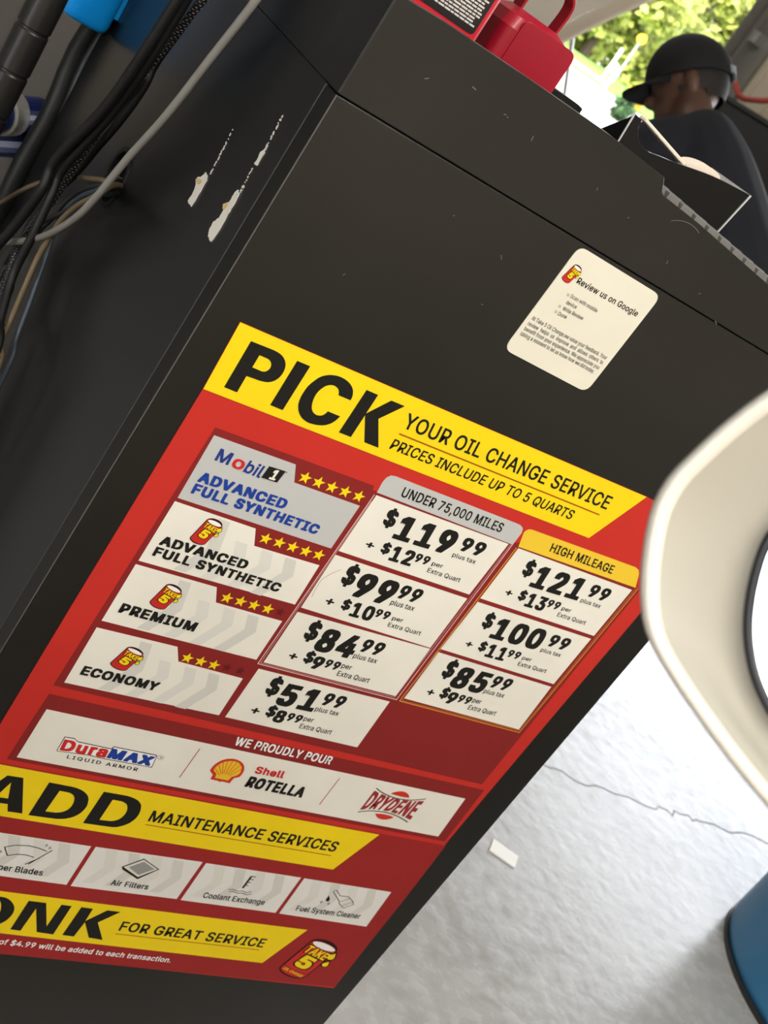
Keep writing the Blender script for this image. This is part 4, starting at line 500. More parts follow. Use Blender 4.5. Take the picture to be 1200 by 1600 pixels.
('T','price_cell#13','price_lettering','ink',3,'$',(233.6,-280),(244,-279.7),(232.9,-267.3),38,22,None),
('T','price_cell#13','price_lettering','ink',3,'9',(244.6,-285),(256.6,-284.8),(244,-269.7),46,24,None),
('T','price_cell#13','price_lettering','ink',3,'99',(258.1,-279.8),(274.5,-279.5),(257.8,-269.8),42,24,None),
('T','price_cell#13','price_lettering','ink',3,'per',(276.2,-275.2),(287.6,-274.9),(275.3,-269.4),12,8.4,None),
('T','price_cell#13','price_lettering','ink',3,'Extra Quart',(277.4,-285.2),(315.3,-283.7),(276.6,-279.1),10,7,None),
('P','price_cell#14','','paper',2,[(197.9,-301),(353,-298.3),(355.7,-362.5),(198.6,-364)],[]),
('T','price_cell#14','price_lettering','ink',3,'$',(218.9,-326.3),(232.6,-326),(217.5,-305.6),38,22,None),
('T','price_cell#14','price_lettering','ink',3,'51',(236,-335.7),(279.8,-333.9),(235.3,-308.3),50,26,None),
('T','price_cell#14','price_lettering','ink',3,'99',(282.3,-322.6),(306.9,-321.6),(282,-307),42,24,None),
('T','price_cell#14','price_lettering','ink',3,'plus tax',(281.5,-331.6),(309.5,-330.7),(280.8,-325.8),10,7,None),
('T','price_cell#14','price_lettering','ink',3,'+',(218.8,-352.4),(227.9,-352.3),(218.5,-342.3),30,21,None),
('T','price_cell#14','price_lettering','ink',3,'$',(234.8,-350.9),(245.2,-350.6),(234.1,-338.2),38,22,None),
('T','price_cell#14','price_lettering','ink',3,'8',(245.8,-355.9),(257.8,-355.7),(245.2,-340.6),46,24,None),
('T','price_cell#14','price_lettering','ink',3,'99',(259.3,-350.7),(275.7,-350.4),(259,-340.7),42,24,None),
('T','price_cell#14','price_lettering','ink',3,'per',(277.4,-346.1),(288.8,-345.8),(276.5,-340.3),12,8.4,None),
('T','price_cell#14','price_lettering','ink',3,'Extra Quart',(278.6,-356.1),(316.5,-354.6),(277.8,-350),10,7,None),
('P','price_cell#21','','paper',2,[(363.9,-92.4),(522.7,-90),(522.5,-153.7),(364.5,-155.9)],[]),
('T','price_cell#21','price_lettering','ink',3,'$',(386.5,-116.5),(399.1,-116.3),(383.7,-99.8),38,22,None),
('T','price_cell#21','price_lettering','ink',3,'121',(404.6,-126),(469.8,-122.6),(401.3,-100.6),50,26,None),
('T','price_cell#21','price_lettering','ink',3,'99',(475.8,-113.9),(502.9,-112.8),(474,-98.9),42,24,None),
('T','price_cell#21','price_lettering','ink',3,'plus tax',(474.3,-122.6),(502.6,-121.8),(473.3,-117.8),10,7,None),
('T','price_cell#21','price_lettering','ink',3,'+',(385.7,-143.3),(394.6,-143.2),(385,-134.9),30,21,None),
('T','price_cell#21','price_lettering','ink',3,'$',(402.7,-143),(412.2,-142.7),(401.3,-132.4),38,22,None),
('T','price_cell#21','price_lettering','ink',3,'13',(415.9,-148),(440.9,-146.9),(413.3,-131.7),46,24,None),
('T','price_cell#21','price_lettering','ink',3,'99',(440.8,-140.4),(456.8,-139.7),(439.7,-131.2),42,24,None),
('T','price_cell#21','price_lettering','ink',3,'per',(460.6,-138.2),(473.3,-137.5),(459.6,-133.7),12,8.4,None),
('T','price_cell#21','price_lettering','ink',3,'Extra Quart',(461.2,-146.4),(500.9,-145.2),(460.1,-141.4),10,7,None),
('P','price_cell#22','','paper',2,[(364.2,-160.4),(522,-158),(521.9,-223),(363.7,-223)],[]),
('T','price_cell#22','price_lettering','ink',3,'$',(386.8,-184.5),(399.4,-184.3),(384,-167.8),38,22,None),
('T','price_cell#22','price_lettering','ink',3,'100',(404.9,-194),(470.1,-190.6),(401.6,-168.6),50,26,None),
('T','price_cell#22','price_lettering','ink',3,'99',(476.1,-181.9),(503.2,-180.8),(474.3,-166.9),42,24,None),
('T','price_cell#22','price_lettering','ink',3,'plus tax',(474.6,-190.6),(502.9,-189.8),(473.6,-185.8),10,7,None),
('T','price_cell#22','price_lettering','ink',3,'+',(386,-211.3),(394.9,-211.2),(385.3,-202.9),30,21,None),
('T','price_cell#22','price_lettering','ink',3,'$',(403,-211),(412.5,-210.7),(401.6,-200.4),38,22,None),
('T','price_cell#22','price_lettering','ink',3,'11',(416.2,-216),(441.2,-214.9),(413.6,-199.7),46,24,None),
('T','price_cell#22','price_lettering','ink',3,'99',(441.1,-208.4),(457.1,-207.7),(440,-199.2),42,24,None),
('T','price_cell#22','price_lettering','ink',3,'per',(460.9,-206.2),(473.6,-205.5),(459.9,-201.7),12,8.4,None),
('T','price_cell#22','price_lettering','ink',3,'Extra Quart',(461.5,-214.4),(501.2,-213.2),(460.4,-209.4),10,7,None),
('P','price_cell#23','','paper',2,[(363.9,-227.1),(521.9,-227),(525.3,-289.7),(365.5,-290)],[]),
('T','price_cell#23','price_lettering','ink',3,'$',(384.9,-252.4),(398.6,-252.1),(383.5,-231.7),38,22,None),
('T','price_cell#23','price_lettering','ink',3,'85',(402,-261.8),(445.8,-260),(401.3,-234.4),50,26,None),
('T','price_cell#23','price_lettering','ink',3,'99',(448.3,-248.7),(472.9,-247.7),(448,-233.1),42,24,None),
('T','price_cell#23','price_lettering','ink',3,'plus tax',(447.5,-257.7),(475.5,-256.8),(446.8,-251.9),10,7,None),
('T','price_cell#23','price_lettering','ink',3,'+',(384.8,-278.5),(393.9,-278.4),(384.5,-268.4),30,21,None),
('T','price_cell#23','price_lettering','ink',3,'$',(400.8,-277),(411.2,-276.7),(400.1,-264.3),38,22,None),
('T','price_cell#23','price_lettering','ink',3,'9',(411.8,-282),(423.8,-281.8),(411.2,-266.7),46,24,None),
('T','price_cell#23','price_lettering','ink',3,'99',(425.3,-276.8),(441.7,-276.5),(425,-266.8),42,24,None),
('T','price_cell#23','price_lettering','ink',3,'per',(443.4,-272.2),(454.8,-271.9),(442.5,-266.4),12,8.4,None),
('T','price_cell#23','price_lettering','ink',3,'Extra Quart',(444.6,-282.2),(482.5,-280.7),(443.8,-276.1),10,7,None),
('P','brand_strip','','paper',2,[(34.9,-401),(530,-396.2),(535.3,-456.7),(35.5,-461.5)],[]),
('T','brand_strip','strip_title','white',3,'WE PROUDLY POUR',(225.8,-394.1),(339.9,-391.7),(224.4,-383.2),26,18.2,None),
('L','brand_strip','divider#1','rust2',3,[(195.7,-407.4),(195.7,-447.1)],0.9,0),
('L','brand_strip','divider#2','rust2',3,[(362.4,-406),(362.5,-445.2)],0.9,0),
('P','brand_strip','oil_logo#1','ink2',3,[(65.7,-444.6),(65,-426.9),(74.3,-426.2),(79.2,-429.1),(113.2,-429.3),(114,-426.2),(158.1,-425.6),(160,-426.7),(162.6,-442),(113.3,-443.3),(96.1,-442.6),(67.1,-445.4)],[]),
('P','brand_strip','oil_logo#1','white',4,[(66.3,-444),(65.8,-427.6),(74.5,-427),(79.4,-429.9),(113.9,-430.1),(114.7,-426.9),(157.9,-426.5),(159.3,-427.4),(161.6,-441.1),(113,-442.3),(95.9,-441.7),(67.2,-444.6)],[]),
('T','brand_strip','oil_logo#1','mred2',5,'Dura',(67.8,-443.1),(112.9,-441.2),(66.4,-429.6),40,30,None),
('T','brand_strip','oil_logo#1','blue',5,'MAX',(113.8,-440.9),(159.1,-440.2),(113.8,-428.6),56,34,None),
('T','brand_strip','oil_logo#1','ink2',5,'R',(163.6,-428.3),(165.5,-428.3),(163.7,-426.5),8,5.6,None),
('L','brand_strip','oil_logo#1','ink2',5,[(167,-426.6),(167.3,-428),(166.8,-429.3),(165.6,-430),(163.9,-430),(162.4,-429.3),(161.2,-428.1),(160.9,-426.7),(161.4,-425.5),(162.7,-424.7),(164.3,-424.7),(165.9,-425.4),(167,-426.6)],0.25,0),
('T','brand_strip','oil_logo#1','ink',3,'LIQUID ARMOR',(78.9,-451.2),(150.9,-449.8),(78.3,-447),18,12,120),
('P','brand_strip','oil_logo#2','shellred',3,[(220.8,-431.2),(220.3,-427.4),(220.7,-424.2),(221.7,-420.8),(223.4,-417.8),(225.6,-415),(228.6,-412.9),(231.8,-411.5),(235.4,-410.7),(239.1,-410.6),(242.8,-411.3),(246.4,-412.5),(249.5,-414.5),(251.9,-416.8),(253.5,-419.2),(254.8,-421.7),(255.5,-424.4),(255.7,-427.7),(255.3,-431),(250.2,-434.5),(249.7,-441.5),(240.1,-441.3),(238.5,-442.5),(236.2,-441.6),(227.2,-441.3),(226.6,-435.2)],[]),
('P','brand_strip','oil_logo#2','shellyel',4,[(223.8,-429.3),(223.8,-425.5),(224.7,-422),(226.4,-419),(228.5,-416.7),(231.9,-414.6),(235.9,-413.4),(239.2,-413.1),(242.4,-413.5),(245.2,-414.6),(247.7,-416.4),(249.5,-418.1),(250.6,-419.9),(252,-423.2),(252.6,-426.6),(251.1,-429.9),(247,-433.1),(246.1,-438.4),(238.4,-438.4),(230.9,-438.6),(229.5,-433.3)],[]),
('L','brand_strip','oil_logo#2','shellred',5,[(224.2,-426.8),(233.3,-433.7)],0.55,0),
('L','brand_strip','oil_logo#2','shellred',5,[(225.4,-421.2),(234.2,-432.3)],0.55,0),
('L','brand_strip','oil_logo#2','shellred',5,[(227.9,-417.2),(235.2,-431.5)],0.55,0),
('L','brand_strip','oil_logo#2','shellred',5,[(231.6,-414.5),(236.5,-431.2)],0.55,0),
('L','brand_strip','oil_logo#2','shellred',5,[(236.4,-413.3),(238,-431.1)],0.55,0),
('L','brand_strip','oil_logo#2','shellred',5,[(242,-413.8),(239.7,-431.2)],0.55,0),
('L','brand_strip','oil_logo#2','shellred',5,[(247.2,-416.1),(241.5,-431.6)],0.55,0),
('L','brand_strip','oil_logo#2','shellred',5,[(250.8,-420.6),(243.6,-432.2)],0.55,0),
('T','brand_strip','oil_logo#2','mred2',4,'Shell',(267.2,-422.5),(300.8,-421.5),(265.4,-413.1),34,26,None),
('T','brand_strip','oil_logo#2','ink',4,'ROTELLA',(266.9,-441.7),(336.4,-441.3),(266.1,-427.1),50,32,None),
('W','brand_strip','oil_logo#3','drred',4,'DRYDENE',[(413.2,-441),(441.1,-430.1),(482.7,-440.9)],[(412.7,-411.9),(450.3,-421.2),(481.1,-411.4)],34,26),
('L','brand_strip','oil_logo#3','ink2',4,[(412.5,-408.3),(419.5,-411),(426.9,-413.2),(434.4,-414.7),(441.5,-415.6),(448.8,-415.9),(455.7,-415.5),(462.1,-414.5),(468.2,-412.9),(475,-410.6),(481,-408)],1.1,0),
('L','brand_strip','oil_logo#3','ink2',4,[(412.9,-444.8),(417.7,-442.6),(422.8,-440.7),(429.3,-439.2),(436.2,-438.2),(443,-437.7),(450,-437.7),(457,-438.3),(464.6,-439.7),(473.3,-442),(482.3,-444.9)],1.1,0),
('P','brand_strip','oil_logo#3','shellred',4,[(434.2,-411.2),(435.4,-409.6),(437.3,-408.1),(440.3,-406.4),(443.5,-405.2),(446.8,-404.8),(450.6,-405.2),(453.8,-406.3),(456.8,-407.9),(460.1,-411.4),(454.3,-412),(448.5,-412.1),(441.1,-411.7)],[]),
('P','brand_strip','oil_logo#3','shellred',4,[(434.7,-442.2),(440.5,-441),(446.2,-440.6),(453.5,-440.9),(460.3,-442),(458.4,-444.4),(455.9,-446),(453.3,-447.3),(450.3,-448.1),(447,-448.2),(444.1,-447.8),(441.2,-447),(438.4,-445.5)],[]),
('P','header_band#add','','yellow',2,[(4,-473.5),(460.3,-470.3),(437.7,-532),(5,-535)],[]),
('P','header_band#add','lettering','ink',3,[(37.4,-484.5),(52.5,-483.9),(71.8,-526.9),(57.5,-527.4),(53.5,-518.4),(36.4,-519.2),(33,-528.4),(17,-529.1)],[[(44.4,-491.7),(50.7,-511.7),(38.8,-512.3)]]),
('P','header_band#add','lettering','ink',3,[(77.7,-483.4),(101.3,-483.6),(106.3,-484.1),(111,-485.3),(115.2,-487),(118.7,-489.3),(121.7,-492.1),(123.8,-495.6),(125.5,-500),(126.4,-504.4),(126.1,-508.9),(125.1,-513.2),(123.3,-516.7),(120.8,-519.9),(117.8,-522.3),(114.1,-524.4),(110,-525.6),(105.7,-526.5),(78.2,-527.6)],[[(92,-491.2),(100.7,-491.2),(103.8,-491.9),(106.8,-493.4),(109,-495.4),(110.4,-498),(111.6,-501.6),(112.1,-505.2),(112,-508.7),(111.1,-511.9),(109.5,-514.5),(107.1,-516.6),(104.3,-517.9),(101.3,-518.8),(91.3,-519.5)]]),
('P','header_band#add','lettering','ink',3,[(133.1,-482.4),(157.7,-482),(162.7,-482.7),(167.2,-483.8),(171.3,-485.4),(174.7,-487.7),(177.1,-490.1),(178.6,-492.8),(180.5,-497.6),(181.4,-502.6),(181.3,-507.4),(180.2,-511.7),(178.3,-515.7),(175.4,-519),(172.1,-521.7),(168.5,-523.7),(164.4,-524.8),(159.9,-525.1),(133.5,-525.9)],[[(146.6,-490.1),(155.4,-490.1),(158.6,-490.7),(161.7,-492),(164.1,-494),(165.8,-496.7),(167.1,-499.9),(167.7,-503.2),(167.7,-507.1),(166.8,-510.4),(165.5,-513.2),(163.3,-515.2),(160.8,-516.7),(157.9,-517.5),(146.9,-518.3)]]),
('T','header_band#add','lettering','ink',3,'MAINTENANCE SERVICES',(194.5,-509.2),(422.2,-506.1),(193.2,-494.2),20,14,None),
('L','header_band#add','underline','rust',3,[(194.8,-514.1),(421.9,-512.2)],1,0),
('P','service_tile#1','','paper2',2,[(34,-555.5),(156.8,-554.3),(158.5,-610.8),(36,-611.5)],[]),
('P','service_tile#1','watermark','wm2',3,[(46.28,-556.1),(58.28,-556.1),(68.28,-579.8),(56.28,-603.5),(44.28,-603.5),(56.28,-579.8)],[]),
('P','service_tile#1','watermark','wm1',3,[(72.07,-556.1),(84.07,-556.1),(94.07,-579.8),(82.07,-603.5),(70.07,-603.5),(82.07,-579.8)],[]),
('P','service_tile#1','watermark','wm2',3,[(97.86,-556.1),(109.86,-556.1),(119.86,-579.8),(107.86,-603.5),(95.86,-603.5),(107.86,-579.8)],[]),
('P','service_tile#1','watermark','wm1',3,[(123.64,-556.1),(135.64,-556.1),(145.64,-579.8),(133.64,-603.5),(121.64,-603.5),(133.64,-579.8)],[]),
('P','service_tile#2','','paper2',2,[(161.5,-554),(282.4,-551.5),(283.8,-609.3),(163.4,-611.7)],[]),
('P','service_tile#2','watermark','wm2',3,[(173.59,-554.6),(185.59,-554.6),(195.59,-579.15),(183.59,-603.7),(171.59,-603.7),(183.59,-579.15)],[]),
('P','service_tile#2','watermark','wm1',3,[(198.98,-554.6),(210.98,-554.6),(220.98,-579.15),(208.98,-603.7),(196.98,-603.7),(208.98,-579.15)],[]),
('P','service_tile#2','watermark','wm2',3,[(224.37,-554.6),(236.37,-554.6),(246.37,-579.15),(234.37,-603.7),(222.37,-603.7),(234.37,-579.15)],[]),
('P','service_tile#2','watermark','wm1',3,[(249.76,-554.6),(261.76,-554.6),(271.76,-579.15),(259.76,-603.7),(247.76,-603.7),(259.76,-579.15)],[]),
('P','service_tile#3','','paper2',2,[(286.8,-552.1),(407.2,-551.2),(409.7,-609.4),(288.9,-610)],[]),
('P','service_tile#3','watermark','wm2',3,[(298.84,-552.7),(310.84,-552.7),(320.84,-577.35),(308.84,-602),(296.84,-602),(308.84,-577.35)],[]),
('P','service_tile#3','watermark','wm1',3,[(324.12,-552.7),(336.12,-552.7),(346.12,-577.35),(334.12,-602),(322.12,-602),(334.12,-577.35)],[]),
('P','service_tile#3','watermark','wm2',3,[(349.41,-552.7),(361.41,-552.7),(371.41,-577.35),(359.41,-602),(347.41,-602),(359.41,-577.35)],[]),
('P','service_tile#3','watermark','wm1',3,[(374.69,-552.7),(386.69,-552.7),(396.69,-577.35),(384.69,-602),(372.69,-602),(384.69,-577.35)],[]),
('P','service_tile#4','','paper2',2,[(411.6,-551.4),(534.4,-551.2),(539.1,-611.3),(414.7,-609.6)],[]),
('P','service_tile#4','watermark','wm2',3,[(423.88,-552),(435.88,-552),(445.88,-576.8),(433.88,-601.6),(421.88,-601.6),(433.88,-576.8)],[]),
('P','service_tile#4','watermark','wm1',3,[(449.67,-552),(461.67,-552),(471.67,-576.8),(459.67,-601.6),(447.67,-601.6),(459.67,-576.8)],[]),
('P','service_tile#4','watermark','wm2',3,[(475.46,-552),(487.46,-552),(497.46,-576.8),(485.46,-601.6),(473.46,-601.6),(485.46,-576.8)],[]),
('P','service_tile#4','watermark','wm1',3,[(501.24,-552),(513.24,-552),(523.24,-576.8),(511.24,-601.6),(499.24,-601.6),(511.24,-576.8)],[]),
('T','service_tile#1','lettering','ink',4,'Wiper Blades',(71.1,-603.1),(128.4,-602.7),(69.5,-595.1),18,12.6,None),
('T','service_tile#2','lettering','ink',4,'Air Filters',(202.2,-602.2),(244.5,-601.3),(200.9,-594.5),18,12.6,None),
('T','service_tile#3','lettering','ink',4,'Coolant Exchange',(310.7,-601.6),(387.8,-599.7),(309.1,-593.3),14,9.8,None),
('T','service_tile#4','lettering','ink',4,'Fuel System Cleaner',(431.4,-601.2),(520.9,-600),(429.3,-592.9),14,9.8,None),
('L','service_tile#1','icon','ink',4,[(117.4,-569.6),(107.4,-567),(96.3,-565.9),(84.1,-568),(75.8,-572.4),(83.1,-582.8),(91.2,-579.2),(100.3,-578.3),(108.8,-580)],0.9,0),
('L','service_tile#1','icon','ink',4,[(121.9,-567.1),(107.9,-590.2)],1.1,0),
('L','service_tile#1','icon','ink',4,[(114.4,-580.2),(104.9,-590.8)],1.1,0),
('L','service_tile#1','icon','ink',4,[(111.6,-561.8),(115.2,-562.1)],0.5,0),
('L','service_tile#1','icon','ink',4,[(113.2,-559.6),(113.6,-564.3)],0.5,0),
('L','service_tile#1','icon','ink',4,[(116.2,-564.5),(119.9,-564.8)],0.5,0),
('L','service_tile#1','icon','ink',4,[(117.9,-562.3),(118.2,-567)],0.5,0),
('L','service_tile#1','icon','ink',4,[(72.9,-579.1),(76.4,-579.4)],0.5,0),
('L','service_tile#1','icon','ink',4,[(74.5,-576.9),(74.8,-581.6)],0.5,0),
('P','service_tile#2','icon','ink2',4,[(201.1,-574.7),(217.8,-559.2),(241.7,-570.7),(226.2,-588.7),(203.7,-578.4)],[]),
('P','service_tile#2','icon','wm0',5,[(202.8,-574.7),(218.4,-560.5),(239.8,-570.8),(224.9,-585.5)],[]),
('P','service_tile#2','icon','grey',6,[(208.1,-573.6),(219.8,-563),(236.2,-571),(223.8,-582.3)],[]),
('L','service_tile#3','icon','ink',4,[(348,-560.2),(348.3,-579.4)],2.4,0),
('L','service_tile#3','icon','ink',4,[(348,-560.2),(353.7,-560.4)],1,0),
('L','service_tile#3','icon','ink',4,[(348.1,-564.8),(353.3,-565.1)],1,0),
('L','service_tile#3','icon','ink',4,[(348.2,-569.4),(352.9,-569.9)],1,0),
('L','service_tile#3','icon','ink',4,[(348.3,-574),(352.5,-574.6)],1,0),
('L','service_tile#3','icon','ink',4,[(332.9,-584.4),(338,-583),(345,-584.8),(350.4,-583.4),(356.9,-585),(361.6,-582.4)],0.8,0),
('L','service_tile#3','icon','ink',4,[(335.4,-587.3),(339.8,-586.1),(346.9,-587.9),(352.3,-586.6),(358.8,-588.1),(363.5,-585.5)],0.8,0),
('L','service_tile#4','icon','ink',4,[(459.2,-562.9),(462.2,-561.2),(472.4,-568.7),(483.7,-568.1),(494.7,-574.8),(498.4,-579.3),(488.9,-586.6),(478.9,-580.7),(476.3,-576.7),(459.5,-564.2)],0.7,0),
('L','service_tile#4','icon','ink',4,[(478.2,-577.9),(487.7,-570.3)],0.6,0),
('L','service_tile#4','icon','ink',4,[(484.9,-583.3),(495,-575.2)],0.6,0),
('P','service_tile#4','icon','ink',4,[(457.8,-570.7),(463,-576.3),(463.3,-579.9),(460.6,-580.3),(458.1,-577.9)],[]),
('L','service_tile#4','icon','ink',4,[(452.6,-582.2),(457.7,-582.7)],0.5,0),
('L','service_tile#4','icon','ink',4,[(454.8,-579.6),(455.5,-585.3)],0.5,0),
('L','service_tile#4','icon','ink',4,[(463.1,-583.2),(468.2,-583.7)],0.5,0),
('L','service_tile#4','icon','ink',4,[(465.3,-580.6),(466,-586.3)],0.5,0),
('P','header_band#tip','','yellow',2,[(3,-632),(466.2,-629.1),(442.6,-691.3),(4,-690)],[]),
('P','header_band#tip','lettering','ink',3,[(101.9,-638.8),(107.7,-639.3),(111.3,-640.6),(114.8,-642.8),(118.1,-645.6),(121,-648.9),(123.2,-652.5),(124.5,-656.3),(125.1,-660.4),(124.9,-664.3),(124.2,-668.2),(122.9,-672),(119.4,-676.7),(114.3,-680),(104.6,-680.8),(97.5,-677.2),(92.6,-670),(89.4,-659.3),(90.5,-649.6),(94.5,-641.8)],[[(104.6,-644.7),(106.8,-647.5),(108.7,-651.1),(110.6,-655.6),(111.8,-660.2),(110.1,-666.1),(105.3,-667.7),(101.2,-663.6),(98.2,-654.6),(99.2,-647.3),(101.7,-644.4)]]),
('P','header_band#tip','lettering','ink',3,[(132.2,-639.6),(150.8,-639.5),(167.4,-672.7),(167.3,-639.2),(178.5,-639.3),(179.8,-683.2),(161.3,-682.5),(144.5,-648.7),(144.1,-683.2),(133.1,-682.9)],[]),
('P','header_band#tip','lettering','ink',3,[(189.2,-639.1),(202.2,-639.2),(203.2,-658.3),(218.4,-638.8),(233.6,-638.7),(217.4,-658.1),(235.8,-683.1),(219.2,-681.9),(203.7,-659.9),(202.7,-682.9),(189.5,-682.5)],[]),
('T','header_band#tip','lettering','ink',3,'FOR GREAT SERVICE',(245.1,-666.4),(427,-666),(243.6,-651.9),20,14,None),
('L','header_band#tip','underline','rust',3,[(244.7,-671.6),(425.4,-670.4)],1,0),
('T','fine_print','','white',3,'of $4.99 will be added to each transaction.',(130.7,-706.1),(329.8,-706.7),(130.2,-698.1),20,14,None),
('L','price_cell#12','smear','stain',3,[(200.1,-211.1),(198.4,-202.9),(197.6,-190.2),(202.6,-181.6),(208.8,-174.7)],0.55,0),
('P','corner_emblem','','ink2',3,[(469.14,-693.5),(469.19,-695.58),(470.36,-697.87),(472.6,-700.26),(475.8,-702.62),(479.79,-704.84),(484.37,-706.8),(489.32,-708.41),(494.39,-709.59),(499.32,-710.28),(503.86,-710.43),(507.8,-710.06),(510.92,-709.17),(513.08,-707.8),(514.16,-706.04),(526.79,-659.11),(526.83,-656.69),(525.75,-654.09),(523.58,-651.42),(520.45,-648.83),(516.51,-646.43),(511.95,-644.36),(507.01,-642.71),(501.93,-641.57),(496.97,-640.99),(492.38,-641.01),(488.39,-641.62),(485.19,-642.8),(482.95,-644.47),(481.78,-646.57)],[]),
('P','corner_emblem','','canred',4,[(471,-694.02),(471.13,-695.59),(472.29,-697.37),(474.43,-699.28),(477.42,-701.2),(481.13,-703.06),(485.37,-704.75),(489.92,-706.19),(494.56,-707.31),(499.05,-708.05),(503.17,-708.37),(506.72,-708.27),(509.5,-707.73),(511.4,-706.8),(512.3,-705.52),(524.93,-658.59),(524.77,-657.12),(523.58,-655.45),(521.42,-653.64),(518.41,-651.79),(514.68,-649.99),(510.44,-648.34),(505.88,-646.91),(501.24,-645.78),(496.76,-645),(492.66,-644.62),(489.13,-644.65),(486.37,-645.09),(484.51,-645.91),(483.63,-647.09)],[]),
('P','corner_emblem','','white',5,[(523.55,-657.14),(522.19,-654.69),(517.33,-651.67),(509.94,-648.69),(501.49,-646.34),(493.64,-645.08),(487.95,-645.15),(485.55,-646.56),(486.91,-649.01),(491.77,-652.03),(499.16,-655.01),(507.61,-657.36),(515.46,-658.62),(521.15,-658.55)],[]),
('P','corner_emblem','','ink2',5,[(519.46,-663.73),(517.96,-665.6),(517.68,-667.91),(518.66,-670.27),(520.75,-672.26),(523.57,-673.55),(526.64,-673.9),(529.44,-673.27),(531.46,-671.75),(532.38,-669.62),(532.02,-667.23),(528.53,-658.43)],[]),
('P','corner_emblem','','yellow',6,[(520.9,-664.88),(519.79,-666.27),(519.58,-667.98),(520.31,-669.72),(521.85,-671.2),(523.95,-672.15),(526.22,-672.42),(528.29,-671.95),(529.79,-670.82),(530.47,-669.24),(530.2,-667.47),(527.83,-661.01)],[]),
('P','corner_emblem','','ink2',5,[(520.92,-677.97),(519.71,-679.48),(519.48,-681.35),(520.28,-683.25),(521.96,-684.86),(524.24,-685.9),(526.72,-686.18),(528.98,-685.67),(530.62,-684.45),(531.35,-682.72),(531.06,-680.8),(528.4,-673.73)],[]),
('P','corner_emblem','','yellow',6,[(522.09,-678.9),(521.19,-680.02),(521.02,-681.4),(521.61,-682.81),(522.86,-684),(524.54,-684.77),(526.38,-684.98),(528.05,-684.6),(529.27,-683.7),(529.81,-682.42),(529.6,-680.99),(527.84,-675.82)],[]),
('T','corner_emblem','','ink2',5,'TAKE',(479.05,-664.13),(519.95,-677.11),(483.8,-649.79),52,45,None),
('T','corner_emblem','','yellow',6,'TAKE',(481.44,-663.47),(518.21,-675.3),(485.46,-651.84),30,24,None),
('T','corner_emblem','','ink2',5,'5',(480.15,-688.07),(507.14,-696.65),(487.44,-665.94),60,50,None),
('T','corner_emblem','','yellow',6,'5',(482.55,-687.41),(504.99,-694.72),(489.1,-667.99),44,36,None),
('L','corner_emblem','','ink2',5,[(472.86,-687.1),(473.08,-688.35),(474.33,-689.81),(476.54,-691.44),(479.6,-693.13),(483.35,-694.81),(487.62,-696.39),(492.18,-697.79),(496.81,-698.95),(501.27,-699.8),(505.35,-700.3),(508.83,-700.43),(511.54,-700.18),(513.35,-699.56),(514.16,-698.6)],0.5,0),
('T','corner_emblem','','yellow',5,'OIL CHANGE',(473.9,-696.42),(507.24,-707.83),(475.79,-692.7),12,8.4,None),
]
